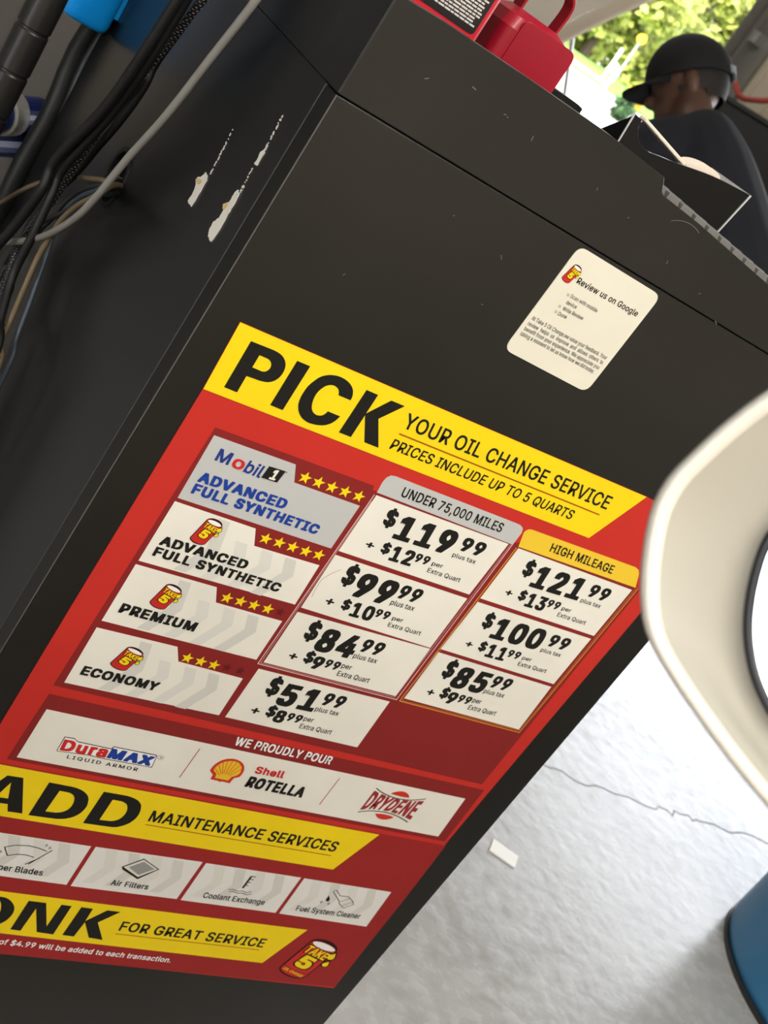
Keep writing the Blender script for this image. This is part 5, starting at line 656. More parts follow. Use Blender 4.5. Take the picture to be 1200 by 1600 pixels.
CARD_ART = [
('P','card_face','','cardpaper',0,[(216,173.8),(317,172.9),(314.7,69.6),(214,70.7)],[]),
('T','card_face','lettering','ink',1,'Review us on Google',(234.8,146.9),(308.4,147.4),(234.3,152.3),14,9.8,None),
('T','card_face','lettering','ink',1,'Scan with mobile',(238.3,134.4),(270.5,134.1),(238,137.7),3,2.1,None),
('T','card_face','lettering','ink',1,'device',(238.5,128.1),(250.4,128.4),(238.1,131.5),3,2.1,None),
('T','card_face','lettering','ink',1,'Write Review',(239.3,122.3),(263.2,122.8),(238.9,125.7),3,2.1,None),
('T','card_face','lettering','ink',1,'Done',(238.6,116.7),(248.1,117.2),(238.3,120.1),3,2.1,None),
('L','card_face','lettering','ink',1,[(236.3,135.7),(236.5,135.2),(236.3,134.7),(235.8,134.5),(235.1,134.5),(234.6,134.9),(234.3,135.4),(234.6,135.9),(235.1,136.2),(235.8,136.1),(236.3,135.7)],0.3,0),
('L','card_face','lettering','ink',1,[(236.1,124.4),(236.3,123.8),(236.1,123.4),(235.5,123.1),(234.8,123.2),(234.3,123.5),(234.1,124.1),(234.3,124.5),(234.8,124.8),(235.5,124.7),(236.1,124.4)],0.3,0),
('L','card_face','lettering','ink',1,[(236.1,118.9),(236.3,118.4),(236.1,117.9),(235.6,117.6),(234.9,117.7),(234.3,118.1),(234.1,118.6),(234.4,119.1),(234.9,119.4),(235.6,119.3),(236.1,118.9)],0.3,0),
('T','card_face','lettering','ink',1,'At Take 5 Oil Change,we value your feedback. Your',(219.2,103.2),(310.2,103),(218.9,106.8),3,2.1,None),
('T','card_face','lettering','ink',1,'review  helps  us  improve  and  allows  others  to',(219.1,97.7),(309.9,97.8),(218.8,101.3),3,2.1,None),
('T','card_face','lettering','ink',1,'benefit from your experience. We appreciate you',(219.1,92.7),(309.8,92.4),(218.8,96.3),3,2.1,None),
('T','card_face','lettering','ink',1,'taking a moment to let us know how we did today.',(218.8,87.6),(307.9,87.4),(218.5,91.2),3,2.1,None),
('P','card_face','can_emblem','ink2',1,[(219.48,146.05),(219.49,145.53),(219.75,145),(220.24,144.48),(220.93,144.01),(221.8,143.6),(222.8,143.27),(223.88,143.04),(224.98,142.93),(226.06,142.93),(227.05,143.06),(227.91,143.29),(228.59,143.62),(229.06,144.04),(229.29,144.52),(232.05,156.68),(232.06,157.28),(231.82,157.9),(231.35,158.48),(230.67,159.02),(229.81,159.48),(228.81,159.83),(227.74,160.07),(226.63,160.17),(225.55,160.14),(224.55,159.97),(223.68,159.68),(222.98,159.27),(222.49,158.77),(222.24,158.21)],[]),
('P','card_face','can_emblem','canred',2,[(219.89,145.98),(219.92,145.6),(220.17,145.19),(220.63,144.79),(221.29,144.42),(222.09,144.09),(223.02,143.82),(224.01,143.62),(225.02,143.51),(226,143.48),(226.9,143.55),(227.67,143.7),(228.28,143.93),(228.69,144.23),(228.89,144.58),(231.64,156.74),(231.61,157.1),(231.35,157.48),(230.88,157.85),(230.22,158.21),(229.41,158.52),(228.48,158.79),(227.49,158.98),(226.48,159.1),(225.5,159.13),(224.61,159.08),(223.84,158.95),(223.24,158.74),(222.83,158.47),(222.64,158.14)],[]),
('P','card_face','can_emblem','white',3,[(231.34,157.06),(231.04,157.62),(229.99,158.2),(228.38,158.68),(226.53,158.97),(224.82,159),(223.58,158.78),(223.06,158.34),(223.36,157.78),(224.41,157.2),(226.02,156.72),(227.87,156.43),(229.58,156.4),(230.82,156.62)],[]),
('P','card_face','can_emblem','ink2',3,[(230.45,155.27),(230.12,154.75),(230.06,154.16),(230.28,153.61),(230.73,153.18),(231.34,152.96),(232.01,152.98),(232.62,153.24),(233.06,153.69),(233.26,154.26),(233.19,154.84),(232.43,156.91)],[]),
('P','card_face','can_emblem','yellow',4,[(230.76,155.03),(230.52,154.64),(230.48,154.21),(230.63,153.8),(230.97,153.49),(231.43,153.32),(231.92,153.34),(232.37,153.53),(232.7,153.86),(232.85,154.28),(232.79,154.71),(232.27,156.24)],[]),
('P','card_face','can_emblem','ink2',3,[(230.77,151.76),(230.5,151.34),(230.45,150.87),(230.63,150.42),(230.99,150.08),(231.49,149.91),(232.03,149.92),(232.52,150.13),(232.88,150.49),(233.04,150.95),(232.98,151.42),(232.4,153.09)],[]),
('P','card_face','can_emblem','yellow',4,[(231.02,151.57),(230.82,151.26),(230.79,150.91),(230.92,150.58),(231.19,150.33),(231.56,150.2),(231.96,150.21),(232.32,150.36),(232.59,150.63),(232.7,150.97),(232.66,151.32),(232.28,152.55)],[]),
('T','card_face','can_emblem','ink2',3,'TAKE',(221.64,153.73),(230.55,151.94),(222.68,157.48),52,45,None),
('T','card_face','can_emblem','yellow',4,'TAKE',(222.16,153.98),(230.18,152.33),(223.04,157.02),30,24,None),
('T','card_face','can_emblem','ink2',3,'5',(221.88,147.79),(227.76,146.61),(223.47,153.58),60,50,None),
('T','card_face','can_emblem','yellow',4,'5',(222.4,148.04),(227.3,147.02),(223.83,153.12),44,36,None),
]
# ------------------------------------------------------------------ the building
XL, XR, ZS, ZSEAM, DEP = -.0303, .5955, .905, 1.0822, .60
struct(boxo('floor', (-6.2, 6.6, -5.2, 13.2, -.12, 0), 'concrete_floor'))
bm = bmesh.new()
random.seed(3)
def crack(pts, w, seed):
    random.seed(seed); P = []
    for a, b in zip(pts, pts[1:]):
        for k in range(10):
            t = k / 10; P.append((a[0]+(b[0]-a[0])*t + random.uniform(-.012, .012), a[1]+(b[1]-a[1])*t + random.uniform(-.012, .012)))
    P.append(pts[-1]); put_line(bm, P, w, lambda x, y: (x, y, .0006), 0)
crack([(.95, .62), (1.45, .80), (1.62, .77), (1.9, .74), (2.06, .72), (2.5, .70), (3.4, .5)], .0035, 5)
crack([(1.45, .80), (1.7, .98), (1.95, 1.25)], .003, 8)
o = link('trim_1', bm, 'crack'); struct(o)
struct(boxo('ceiling', (-6.2, 6.6, -5.2, 13.2, 4.0, 4.15), 'ceiling_paint'))
bm = bmesh.new(); box(bm, -6.2, -6.0, -2.4, 13.0, 0, 4.0); box(bm, -6.2, -6.0, -5.0, -4.9, 0, 4.0); box(bm, -6.2, -6.0, -4.9, -2.4, 3.5, 4.0)
struct(link('wall_rear', bm, 'wall_dark'))
struct(boxo('wall_left', (-6.0, 6.6, 13.0, 13.2, 0, 4.0), 'wall_paint'))
struct(boxo('wall_right', (-6.0, 6.6, -5.2, -5.0, 0, 4.0), 'wall_paint'))
bm = bmesh.new()
for b in ((6.4, 6.6, -5.0, .6, 0, 4.0), (6.4, 6.6, 5.4, 8.0, 0, 4.0), (6.4, 6.6, .6, 5.4, 3.5, 4.0), (6.4, 6.6, 8.0, 13.0, 3.5, 4.0)): box(bm, *b)
struct(link('wall_front', bm, 'panel_cream'))
tr = empty('garage_door_track', (6.33, 7.86, 0), 'grey steel garage door track standing on the door jamb behind the person', 'door track')
boxo('rail', (6.30, 6.36, 7.80, 7.86, 0, 3.4), 'door_track', tr)
boxo('rail_flange', (6.20, 6.36, 7.872, 7.885, 0, 3.4), 'door_track', tr)
boxo('jamb_plate', (6.36, 6.40, 7.6, 8.0, 0, 3.5), 'door_track', tr)
for z in (.6, 1.5, 2.1, 2.9): boxo('bracket', (6.28, 6.40, 7.70, 7.80, z, z+.09), 'steel', tr)
for k, y in enumerate((6.62, 6.94, 7.26, 7.5)):
    struct(boxo('trim_%d' % (k + 2), (6.385, 6.40, y, y+.025, 0, 3.5), 'panel_cream'))
for (lx, ly, le) in LAMPS:
    f = empty('added_ceiling_lamp', (lx, ly, 4.0), 'added white fill light fixture overhead in the bay, out of the picture', 'ceiling lamp', 'added ceiling lamps')
    boxo('housing', (lx-.68, lx+.68, ly-.2, ly+.2, 3.93, 4.0), 'wall_paint', f)
    boxo('diffuser', (lx-.64, lx+.64, ly-.17, ly+.17, 3.915, 3.93), 'lamp_white', f)

# ------------------------------------------------------------------ outdoors
struct(boxo('ground', (6.6, 120, -60, 140, -.13, -.01), 'asphalt'))
def on_ray(az, d, z=0): return (CAM_C.x + d*math.cos(math.radians(az)), CAM_C.y + d*math.sin(math.radians(az)), z)
struct(boxo('ground_rear', (-80, -6.2, -60, 60, -.13, -.01), 'asphalt'))
LZ = lambda d: max(0, (d - 15) / 29 * 1.22)      # the lot climbs gently away from the bay
bm = bmesh.new(); q = [on_ray(66, 15, -.008), on_ray(44, 15, -.008), on_ray(44, 44, LZ(44)), on_ray(66, 44, LZ(44))]
bm.faces.new([bm.verts.new(p) for p in q]); gb = bmesh.ops.extrude_face_region(bm, geom=bm.faces[:]); bmesh.ops.translate(bm, vec=(0, 0, -.1), verts=[v for v in gb['geom'] if isinstance(v, bmesh.types.BMVert)])
struct(link('ground_slope', bm, 'asphalt')); bm = bmesh.new()
for az0, az1, d0, d1, z0, z1 in ((66, 44, 44, 50, 1.24, 1.72), (66, 44, 50, 90, 1.72, 2.3)):
    q = [on_ray(az0, d0, z0), on_ray(az1, d0, z0), on_ray(az1, d1, z1), on_ray(az0, d1, z1)]
    bm.faces.new([bm.verts.new(p) for p in q])
gb = bmesh.ops.extrude_face_region(bm, geom=bm.faces[:]); bmesh.ops.translate(bm, vec=(0, 0, -.6), verts=[v for v in gb['geom'] if isinstance(v, bmesh.types.BMVert)])
g = link('grass_bank', bm, 'grass'); g['kind'] = 'structure'
for k, (a0, d0, a1, d1) in enumerate(((57.3, 24, 54.9, 38), (56.3, 14, 55.2, 30), (57.8, 43.9, 55.9, 43.9))):
    p, q = Vector(on_ray(a0, d0, LZ(d0))), Vector(on_ray(a1, d1, LZ(d1))); n = (q-p).cross(Vector((0, 0, 1))).normalized() * (.12 if k < 2 else .25)
    z = .022 if k < 2 else .12
    bm = bmesh.new(); vs = [bm.verts.new(v + Vector((0, 0, z - .016))) for v in (p-n, q-n, q+n, p+n)]; fc = bm.faces.new(vs)
    gb = bmesh.ops.extrude_face_region(bm, geom=[fc]); bmesh.ops.translate(bm, vec=(0, 0, .012 if k < 2 else .1), verts=[v for v in gb['geom'] if isinstance(v, bmesh.types.BMVert)])
    o = link('parking_line' if k < 2 else 'kerb', bm, 'white_paint')
    tag(o, ['long white parking line painted on the bright lot', 'white parking line nearest the bay on the bright lot', 'white kerb along the foot of the grass bank'][k], 'parking line' if k < 2 else 'kerb')
def leaves(bm, c, rx, rz, n, s, seed, mi=0):
    random.seed(seed); blobs = [(Vector((random.gauss(0, .45)*rx, random.gauss(0, .45)*rx, random.gauss(0, .45)*rz)), random.uniform(.25, .5)) for _ in range(14)]
    for _ in range(n):
        bc, br = random.choice(blobs); d = Vector((random.gauss(0, 1), random.gauss(0, 1), random.gauss(0, 1))).normalized() * random.random() ** .4
        p = Vector(c) + bc + Vector((d.x*rx*br, d.y*rx*br, d.z*rz*br))
        u = Vector((random.gauss(0, 1), random.gauss(0, 1), random.gauss(0, 1))).normalized(); v = u.orthogonal().normalized(); k = s * random.uniform(.6, 1.3)
        bm.faces.new([bm.verts.new(p + u*k), bm.verts.new(p + v*k*.6), bm.verts.new(p - u*k), bm.verts.new(p - v*k*.6)]).material_index = mi
def tree(az, d, zc, rx, rz, seed, label, m='leaf', n=3200, s=.26, z0=.8):
    x, y, _ = on_ray(az, d); t = empty('tree', (x, y, z0), label, 'tree', None)
    bm = bmesh.new(); tube(bm, [(x, y, z0 - .6), (x+.1, y, z0 + (zc-z0)*.5), (x, y+.15, zc), (x+.2, y, zc + rz*.5)], lambda i: .22 - .05*i, 8)
    for k in range(4):
        a = k * 1.7; tube(bm, [(x, y, zc - rz*.4), (x + rx*.4*math.cos(a), y + rx*.4*math.sin(a), zc + .2), (x + rx*.7*math.cos(a), y + rx*.7*math.sin(a), zc + rz*.4)], lambda i: .09 - .03*i, 6)
    link('trunk', bm, 'bark', t); bm = bmesh.new(); leaves(bm, (x, y, zc), rx, rz, n, s, seed); link('foliage', bm, m, t)
tree(57.5, 52, 4.0, 2.3, 2.8, 11, 'small bright green tree beside the cream car hood', z0=1.6, n=3600)
tree(55.4, 59, 5.2, 2.6, 4.0, 12, 'bright green tree above the black cap of the person', z0=1.7, n=4200)
tree(53.0, 66, 6.2, 2.8, 4.8, 13, 'tall bright green tree beside the garage door track', z0=1.8, s=.3, n=4200)
tree(59.8, 73, 5.6, 2.8, 4.0, 14, 'bright green tree mostly hidden behind the cream car hood', z0=1.9, s=.3)
tree(51.0, 80, 7.6, 3.0, 5.4, 15, 'bright green tree cut off by the right door jamb', z0=2.0, s=.33)
tree(55.6, 88, 4.6, 7.0, 4.4, 16, 'low broad green tree behind the others, just above the grass bank', z0=2.1, s=.45, n=7000)
def shrub(az, d, z, r, m, seed, label, name='shrub', n=500, s=.14):
    x, y, _ = on_ray(az, d); t = empty(name, (x, y, z - r), label, 'shrub')
    bm = bmesh.new(); tube(bm, [(x, y, z - r - .3), (x, y, z)], .05, 6); link('stem', bm, 'bark', t)
    bm = bmesh.new(); leaves(bm, (x, y, z), r, r, n, s, seed); link('foliage', bm, m, t)
shrub(54.45, 43, 1.5, .5, 'leaf_yellow', 21, 'yellow shrub just under the brim of the black cap')
shrub(54.75, 33, 1.02, .24, 'leaf_dark', 22, 'dark green clipped shrub at the edge of the bright lot')
p = on_ray(55.77, 47.5); t = empty('marker_post', (p[0], p[1], 1.4), 'round yellow marker on a thin post in front of the trees', 'marker')
bm = bmesh.new(); tube(bm, [(p[0], p[1], .2), (p[0], p[1], 3.1)], .03, 8); link('post', bm, 'steel', t)
bm = bmesh.new(); tube(bm, [(p[0]-.02, p[1]-.03, 3.25), (p[0]-.05, p[1]-.07, 3.25)], .17, 20); link('marker_disc', bm, 'leaf_yellow', t)
for az, d, z1, lb in ((56.2, 46, 2.6, 'short white post standing on the grass bank'), (55.9, 39, 1.7, 'low white post on the bright lot left of the cap brim')):
    p = on_ray(az, d); bm = bmesh.new(); tube(bm, [(p[0], p[1], LZ(d) - .05), (p[0], p[1], z1)], .05, 10); tag(link('white_post', bm, 'white_paint'), lb, 'post')

# ------------------------------------------------------------------ the cabinet
cab = empty('service_cabinet', (.28, .3, 0), 'black computer cabinet carrying the red and yellow price sign', 'cabinet')
fx = lambda a, b, d: (a, d, b)
bm = bmesh.new(); prism(bm, [(XL + .001, .05), (XR, .05), (XR, ZSEAM - .0006), (XL + .001, ZSEAM - .0006)], fx, 0, .018)
link('front_panel', bm, 'black_laminate', cab, bevel=.0012)
bm = bmesh.new()
prism(bm, [(XL + .001, ZSEAM + .0006), (XR, ZSEAM + .0006), (XR, 1.112), (.46, 1.128), (.342, 1.1392), (.30, 1.1432), (.2562, 1.1457), (.2525, 1.1475), (.2485, 1.1535), (.2455, 1.1575), (.1829, 1.1605), (.10, 1.161), (.0125, 1.1605), (XL + .001, 1.1585)], fx, 0, .014)
link('upper_front_panel', bm, 'black_laminate', cab, bevel=.0012)
# near side: corner strip, lower panel with a cable hole, upper panel
sx = lambda a, b, d: (d, a, b)
bm = bmesh.new(); prism(bm, [(.0005, .05), (.0245, .05), (.0245, ZSEAM - .0006), (.0005, ZSEAM - .0006)], sx, XL, XL + .02)
link('corner_strip', bm, 'black_edge', cab, bevel=.0015)
bm = bmesh.new(); box(bm, XL - .0002, XL + .0022, .0240, .0249, .05, ZSEAM - .0008); box(bm, XL - .0002, XL + .001, .0003, .0009, .05, ZSEAM - .0008); o = link('edge_glint', bm, 'edge_glint', cab, bevel=.0002); o['label'] = 'grey catch-light painted along the edges of the corner strip'  # thin grey beads painting the catch-light on the corner strip edges
HC, HR = (.3285, .8715), .0265
hole = [(HC[0] + HR*math.cos(2*math.pi*k/32), HC[1] + HR*math.sin(2*math.pi*k/32)) for k in range(32)]
bm = bmesh.new(); prism(bm, [(.0245, .05), (DEP, .05), (DEP, ZSEAM - .0006), (.0245, ZSEAM - .0006)], sx, XL + .0022, XL + .018, [hole])
side = link('side_panel', bm, 'black_side', cab)
bm = bmesh.new()
ring = [(HC[0] + (HR+.004)*math.cos(2*math.pi*k/32), HC[1] + (HR+.004)*math.sin(2*math.pi*k/32)) for k in range(32)]
prism(bm, ring, sx, XL + .0008, XL + .012, [[(HC[0] + (p[0]-HC[0])*.96, HC[1] + (p[1]-HC[1])*.96) for p in hole]])
g_ = link('cable_grommet', bm, 'black_rubber'); g_.parent = side
CH = [[(.1397,.9587),(.1341,.9589),(.1302,.9558),(.1299,.9487),(.1297,.9375),(.1307,.9302),(.1418,.9308),(.1411,.9397),(.1454,.945),(.15,.9471),(.1489,.9501),(.1431,.9532)],
 [(.0667,.9752),(.0615,.9749),(.0594,.9698),(.0595,.9622),(.0597,.9545),(.0587,.9449),(.0604,.9313),(.0703,.9315),(.0747,.9364),(.0755,.9427),(.07,.9488),(.0702,.9541),(.0686,.9664),(.0687,.9717)],
 [(.0619,1.0121),(.0588,1.0112),(.0601,1.0062),(.0591,1.0007),(.0652,.9987),(.064,1.0038),(.0656,1.0083)]]
for k, P in enumerate(CH):
    random.seed(k); Q = []
    for a, b in zip(P, P[1:] + P[:1]):
        for t in (0, .33, .66): Q.append((a[0]+(b[0]-a[0])*t + random.uniform(-.0006, .0006), a[1]+(b[1]-a[1])*t + random.uniform(-.0006, .0006)))
    bm = bmesh.new(); prism(bm, Q, sx, XL + .0013, XL + .0022)
    o = link('torn_patch', bm, 'paper'); o.parent = side; o['label'] = 'white torn paper left on the black side'
for P in ([(.1501,.9478),(.1462,.9503),(.1388,.952),(.1353,.9511),(.139,.9479),(.146,.946)], [(.0758,.9581),(.0693,.9629),(.0667,.9604),(.0686,.956),(.072,.9556)]):
    bm = bmesh.new(); prism(bm, P, sx, XL + .0009, XL + .0022); o = link('glue_spot', bm, 'glue'); o.parent = side; o['label'] = 'yellow dried glue'
bm = bmesh.new(); random.seed(9)
for y0, z0, y1, z1, n in ((.1307, .9616, .136, 1.0, 34), (.0605, .976, .0655, .998, 16), (.0615, 1.013, .066, 1.04, 26)):
    for _ in range(n):
        t = random.random(); y = y0+(y1-y0)*t + random.gauss(0, .0007); z = z0+(z1-z0)*t; r = random.uniform(.0002, .0007)
        prism(bm, [(y-r, z-r*1.6), (y+r, z-r), (y+r*.7, z+r*1.8), (y-r, z+r)], sx, XL + .0016, XL + .0022)
o = link('fleck', bm, 'paper'); o.parent = side; o['kind'] = 'stuff'
bm = bmesh.new(); prism(bm, [(.0005, ZSEAM + .0006), (DEP, ZSEAM + .0006), (DEP, 1.1585), (.0005, 1.1585)], sx, XL, XL + .018); link('upper_side_panel', bm, 'black_side', cab, bevel=.001)
bm = bmesh.new(); random.seed(4)   # bulging rubber edging on the back corner
P = [(XL - .004 + .0015*math.sin(z*40), DEP + .012 + .006*math.sin(z*23) + .003*math.sin(z*51), z) for z in [.05 + .0275*k for k in range(41)]]
tube(bm, P, .0125, 12); link('back_edging', bm, 'black_rubber', cab, smooth=True)
boxo('far_side_panel', (XR - .018, XR, .018, DEP, .05, 1.108), 'black_laminate', cab)
boxo('back_panel', (XL + .02, XR - .02, DEP - .018, DEP, .05, 1.07), 'black_laminate', cab)
boxo('worktop', (XL + .018, XR - .018, .0145, DEP, 1.076, 1.108), 'black_laminate', cab)
boxo('raised_shelf', (XL + .019, .25, .015, DEP, 1.109, 1.150), 'black_laminate', cab)
boxo('bottom_panel', (XL + .018, XR - .018, .018, DEP - .018, .05, .068), 'black_laminate', cab)
for x in (XL + .07, XR - .07):
    for y in (.07, DEP - .07):
        bm = bmesh.new(); tube(bm, [(x - .012, y, .0255), (x + .012, y, .0255)], .0255, 16); box(bm, x-.016, x+.016, y-.012, y+.012, .03, .05); link('caster', bm, 'black_rubber', cab)

bm = bmesh.new(); random.seed(12)
for x, z, dx, dz in ((.0557, 1.135, .004, -.0006), (.0900, 1.1309, .002, .001), (.0935, 1.131, .0012, -.0006), (.1217, 1.1297, .0008, -.004), (.1975, 1.1234, .001, -.002), (.2388, 1.1165, .0018, .001), (.1585, 1.0415, .003, -.003), (.1020, 1.0493, .001, .001), (.30, 1.105, .001, -.003), (.35, 1.095, .002, .002), (.385, 1.083, .004, -.002), (.02, 1.122, .003, .002), (.17, 1.0, .002, .0), (.05, .97, .001, .002)):
    put_line(bm, [(x, z), (x + dx*.6, z + dz*.4), (x + dx, z + dz)], .0005, lambda a, c: (a, -.00006, c), 0)
put_line(bm, [(.297 + .034*math.cos(t), 1.105 + .034*math.sin(t)) for t in [1.2 + .09*k for k in range(12)]], .0003, lambda a, c: (a, -.00006, c), 0)
o = link('scuff', bm, 'cable_grey', cab); o['kind'] = 'stuff'

# ------------------------------------------------------------------ price sign and review card on the front
sign = empty('price_sign', (.28, -.0005, .185), 'large red and yellow oil change price sign on the black cabinet front', 'sign')
L1 = {('oil_grade_cell#1', ''): 'silver top cell of the four oil grades', ('column_tab#1', ''): 'silver column heading', ('column_tab#2', ''): 'yellow column heading'}
build_art(SIGN_ART, sign, 0, ZS, None, labels=L1)
card = empty('review_card', (.265, -.0005, .975), 'white review card with rounded corners above the price sign', 'card')
def rounded(P, r, n=6):
    out = []
    for i in range(len(P)):
        p = Vector(P[i]); a = (Vector(P[i-1]) - p).normalized(); b = (Vector(P[(i+1) % len(P)]) - p).normalized()
        for k in range(n+1):
            t = k/n; out.append(tuple(p + a*r*(1-t)**2 + b*r*t*t))
    return out
CARD_ART[0] = ('P', 'card_face', '', 'cardpaper', 0, rounded(CARD_ART[0][5], 9), [])
build_art(CARD_ART, card, 0, ZS, None)

# ------------------------------------------------------------------ on top of the cabinet
T = 1.150
def jug_body(bm, x0, x1, y0, y1, z0, z1, r, mi=0, taper=.0):
    rings = []
    prof = [(z0, .006), (z0 + .008, 0), (z1 - .016, taper), (z1 - .006, taper + .004), (z1, taper + .014)]
    for z, ins in prof:
        a, b, c, d = x0+ins, x1-ins, y0+ins, y1-ins; ring = []
        for cx, cy, s in ((b-r, d-r, 0), (a+r, d-r, 90), (a+r, c+r, 180), (b-r, c+r, 270)):
            for k in range(11):
                t = math.radians(s + 9*k); ring.append(bm.verts.new((cx + r*math.cos(t), cy + r*math.sin(t), z)))
        rings.append(ring)
    for A, B in zip(rings, rings[1:]):
        for k in range(len(A)): bm.faces.new((A[k], A[(k+1) % len(A)], B[(k+1) % len(B)], B[k])).material_index = mi
    bm.faces.new(rings[0][::-1]); bm.faces.new(rings[-1])
j = empty('oil_jug', (.02, .08, T), 'bright red oil jug with a black label of small print', 'jug')
bm = bmesh.new(); jug_body(bm, -.022, .068, .05, .112, T, T + .20, .008); link('jug_body', bm, 'red_bright', j, smooth=False, bevel=.001)
bm = bmesh.new(); tube(bm, [(.0, .08, T + .198), (.0, .08, T + .222)], .018, 20); link('cap', bm, 'label_black', j)
bm = bmesh.new(); prism(bm, rounded([(-.018, T + .012), (.0605, T + .012), (.0605, T + .17), (-.018, T + .17)], .004), fx, .0494, .0503)
lab = link('label', bm, 'label_black', j); lab['label'] = 'black label with small pale print'
bm = bmesh.new(); random.seed(31)
for r in range(24):
    z = T + .017 + r*.0024; x = -.014
    while x < .054:
        wd = random.uniform(.002, .0065); wd = min(wd, .0575 - x)
        prism(bm, [(x, z), (x+wd, z), (x+wd, z+.0013), (x, z+.0013)], fx, .0491, .0495, mi=1 if r in (17, 18) or (r == 21 and x > .03) else 0); x += wd + .0008
    if r in (15, 19): pass
o = link('small_print', bm, ['label_text', 'label_cyan']); o.parent = lab; o['kind'] = 'stuff'
j = empty('metal_can', (.16, .15, T), 'dark red square can with a strap handle, right of the oil jug', 'can')
bm = bmesh.new(); jug_body(bm, .117, .192, .12, .178, T - .001, T + .0485, .011, taper=.0)
link('can_body', bm, 'red_jug', j, smooth=False, bevel=.0015)
bm = bmesh.new(); prism(bm, rounded([(.1315, T + .002), (.1895, T + .002), (.1895, T + .0440), (.1315, T + .0440)], .008), fx, .1190, .1215); link('front_face', bm, 'red_jug', j, bevel=.0006)
bm = bmesh.new()
hp = [(.1335, T + .044), (.1345, T + .063), (.139, T + .0755), (.150, T + .0815), (.163, T + .0815), (.1725, T + .0755), (.1755, T + .066), (.174, T + .046)]
hp = [(v.x, v.z) for v in catmull([(a, 0, b) for a, b in hp], 5)]
A = []; 
for i, (x, z) in enumerate(hp):
    d = Vector((hp[min(i+1, len(hp)-1)][0] - hp[max(i-1, 0)][0], hp[min(i+1, len(hp)-1)][1] - hp[max(i-1, 0)][1])).normalized(); n = Vector((-d.y, d.x)) * .0012
    A.append([bm.verts.new((x+n.x, .140, z+n.y)), bm.verts.new((x+n.x, .156, z+n.y)), bm.verts.new((x-n.x, .156, z-n.y)), bm.verts.new((x-n.x, .140, z-n.y))])
for a, b in zip(A, A[1:]):
    for k in range(4): bm.faces.new((a[k], a[(k+1) % 4], b[(k+1) % 4], b[k]))
bm.faces.new(A[0]); bm.faces.new(A[-1][::-1]); link('strap_handle', bm, 'red_jug', j, bevel=.0004)
bm = bmesh.new(); prism(bm, [(.205, 1.15), (.246, 1.15), (.2455, 1.1612), (.240, 1.1622), (.205, 1.1622)], fx, .15, .19)
tag(link('card_reader', bm, 'tray_black', bevel=.001), 'small black wedge-shaped box behind the dark red can', 'box')
# keyboard
kb = empty('keyboard', (.40, .06, 1.108), 'grey computer keyboard on the lower right of the cabinet top', 'keyboard')
ky = lambda x, y: 1.1372 - (x - .28) * .088 + (y - .03) * .04
bm = bmesh.new(); v = []
for (x, y) in ((.262, .018), (.572, .018), (.572, .105), (.262, .105)):
    v.append((bm.verts.new((x, y, 1.1082)), bm.verts.new((x, y, ky(x, y) + .004))))
for i in range(4): bm.faces.new((v[i][0], v[(i+1) % 4][0], v[(i+1) % 4][1], v[i][1]))
bm.faces.new([q[1] for q in v]); bm.faces.new([q[0] for q in v][::-1]); link('base', bm, 'board_dark', kb, bevel=.002)
for row in range(4):
    for k in range(15):
        x = .2695 + k*.0192 + row*.004; y = .026 + row*.0192
        if x > .553: continue
        z = ky(x, y) + .0042; bm = bmesh.new(); a = .0086; b = .0064
        lo = [bm.verts.new((x + s*a, y + .008 + t*a, z + 0*s)) for s, t in ((-1, -1), (1, -1), (1, 1), (-1, 1))]
        hi = [bm.verts.new((x + s*b, y + .0085 + t*b, z + .0088)) for s, t in ((-1, -1), (1, -1), (1, 1), (-1, 1))]
        for i in range(4): bm.faces.new((lo[i], lo[(i+1) % 4], hi[(i+1) % 4], hi[i]))
        bm.faces.new(hi); bm.faces.new(lo[::-1]); link('key', bm, 'key_grey', kb, bevel=.0008)
# black tray behind the keyboard with things in it
tr = empty('desk_tray', (.34, .17, T), 'black plastic tray with a curved cut-out behind the keyboard', 'tray')
notch = [(.2829, 1.1821), (.2848, 1.1754), (.2909, 1.1689), (.2990, 1.1648), (.3101, 1.1640), (.3214, 1.1660), (.3443, 1.1699), (.3866, 1.1783), (.4360, 1.1835)]
notch = [(v.x, v.z) for v in catmull([(a, 0, b) for a, b in notch], 4)]
bm = bmesh.new(); prism(bm, [(.2790, 1.109), (.2761, 1.1565), (.2733, 1.1833)] + notch + [(.4304, 1.1399), (.4265, 1.109)], fx, .120, .123)
link('front_plate', bm, 'tray_black', tr, bevel=.0006)
bm = bmesh.new(); prism(bm, [(.3250, 1.109), (.3230, 1.1500), (.34, 1.1600), (.4330, 1.1640), (.4304, 1.1399), (.4265, 1.109)], fx, .190, .193); link('back_plate', bm, 'tray_black', tr)
boxo('tray_floor', (.279, .426, .123, .190, 1.109, 1.113), 'tray_black', tr)
bm = bmesh.new(); prism(bm, [(.121, 1.113), (.165, 1.113), (.160, 1.150), (.1215, 1.1822)], lambda a, b, d: (d + .0044, a, b), .2700, .2716); o = link('end_plate', bm, 'tray_black', tr)
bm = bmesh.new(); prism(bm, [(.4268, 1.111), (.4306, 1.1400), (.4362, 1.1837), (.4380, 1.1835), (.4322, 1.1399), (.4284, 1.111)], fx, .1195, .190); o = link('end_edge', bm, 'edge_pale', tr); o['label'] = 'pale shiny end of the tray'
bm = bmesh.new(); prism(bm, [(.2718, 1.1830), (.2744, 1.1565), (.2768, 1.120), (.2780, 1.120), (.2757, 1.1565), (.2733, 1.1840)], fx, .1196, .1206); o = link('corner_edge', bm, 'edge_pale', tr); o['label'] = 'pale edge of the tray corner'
sp = empty('cream_scoop', (.32, .135, 1.113), 'cream flat handle with rounded end lying in the black tray', 'scoop')
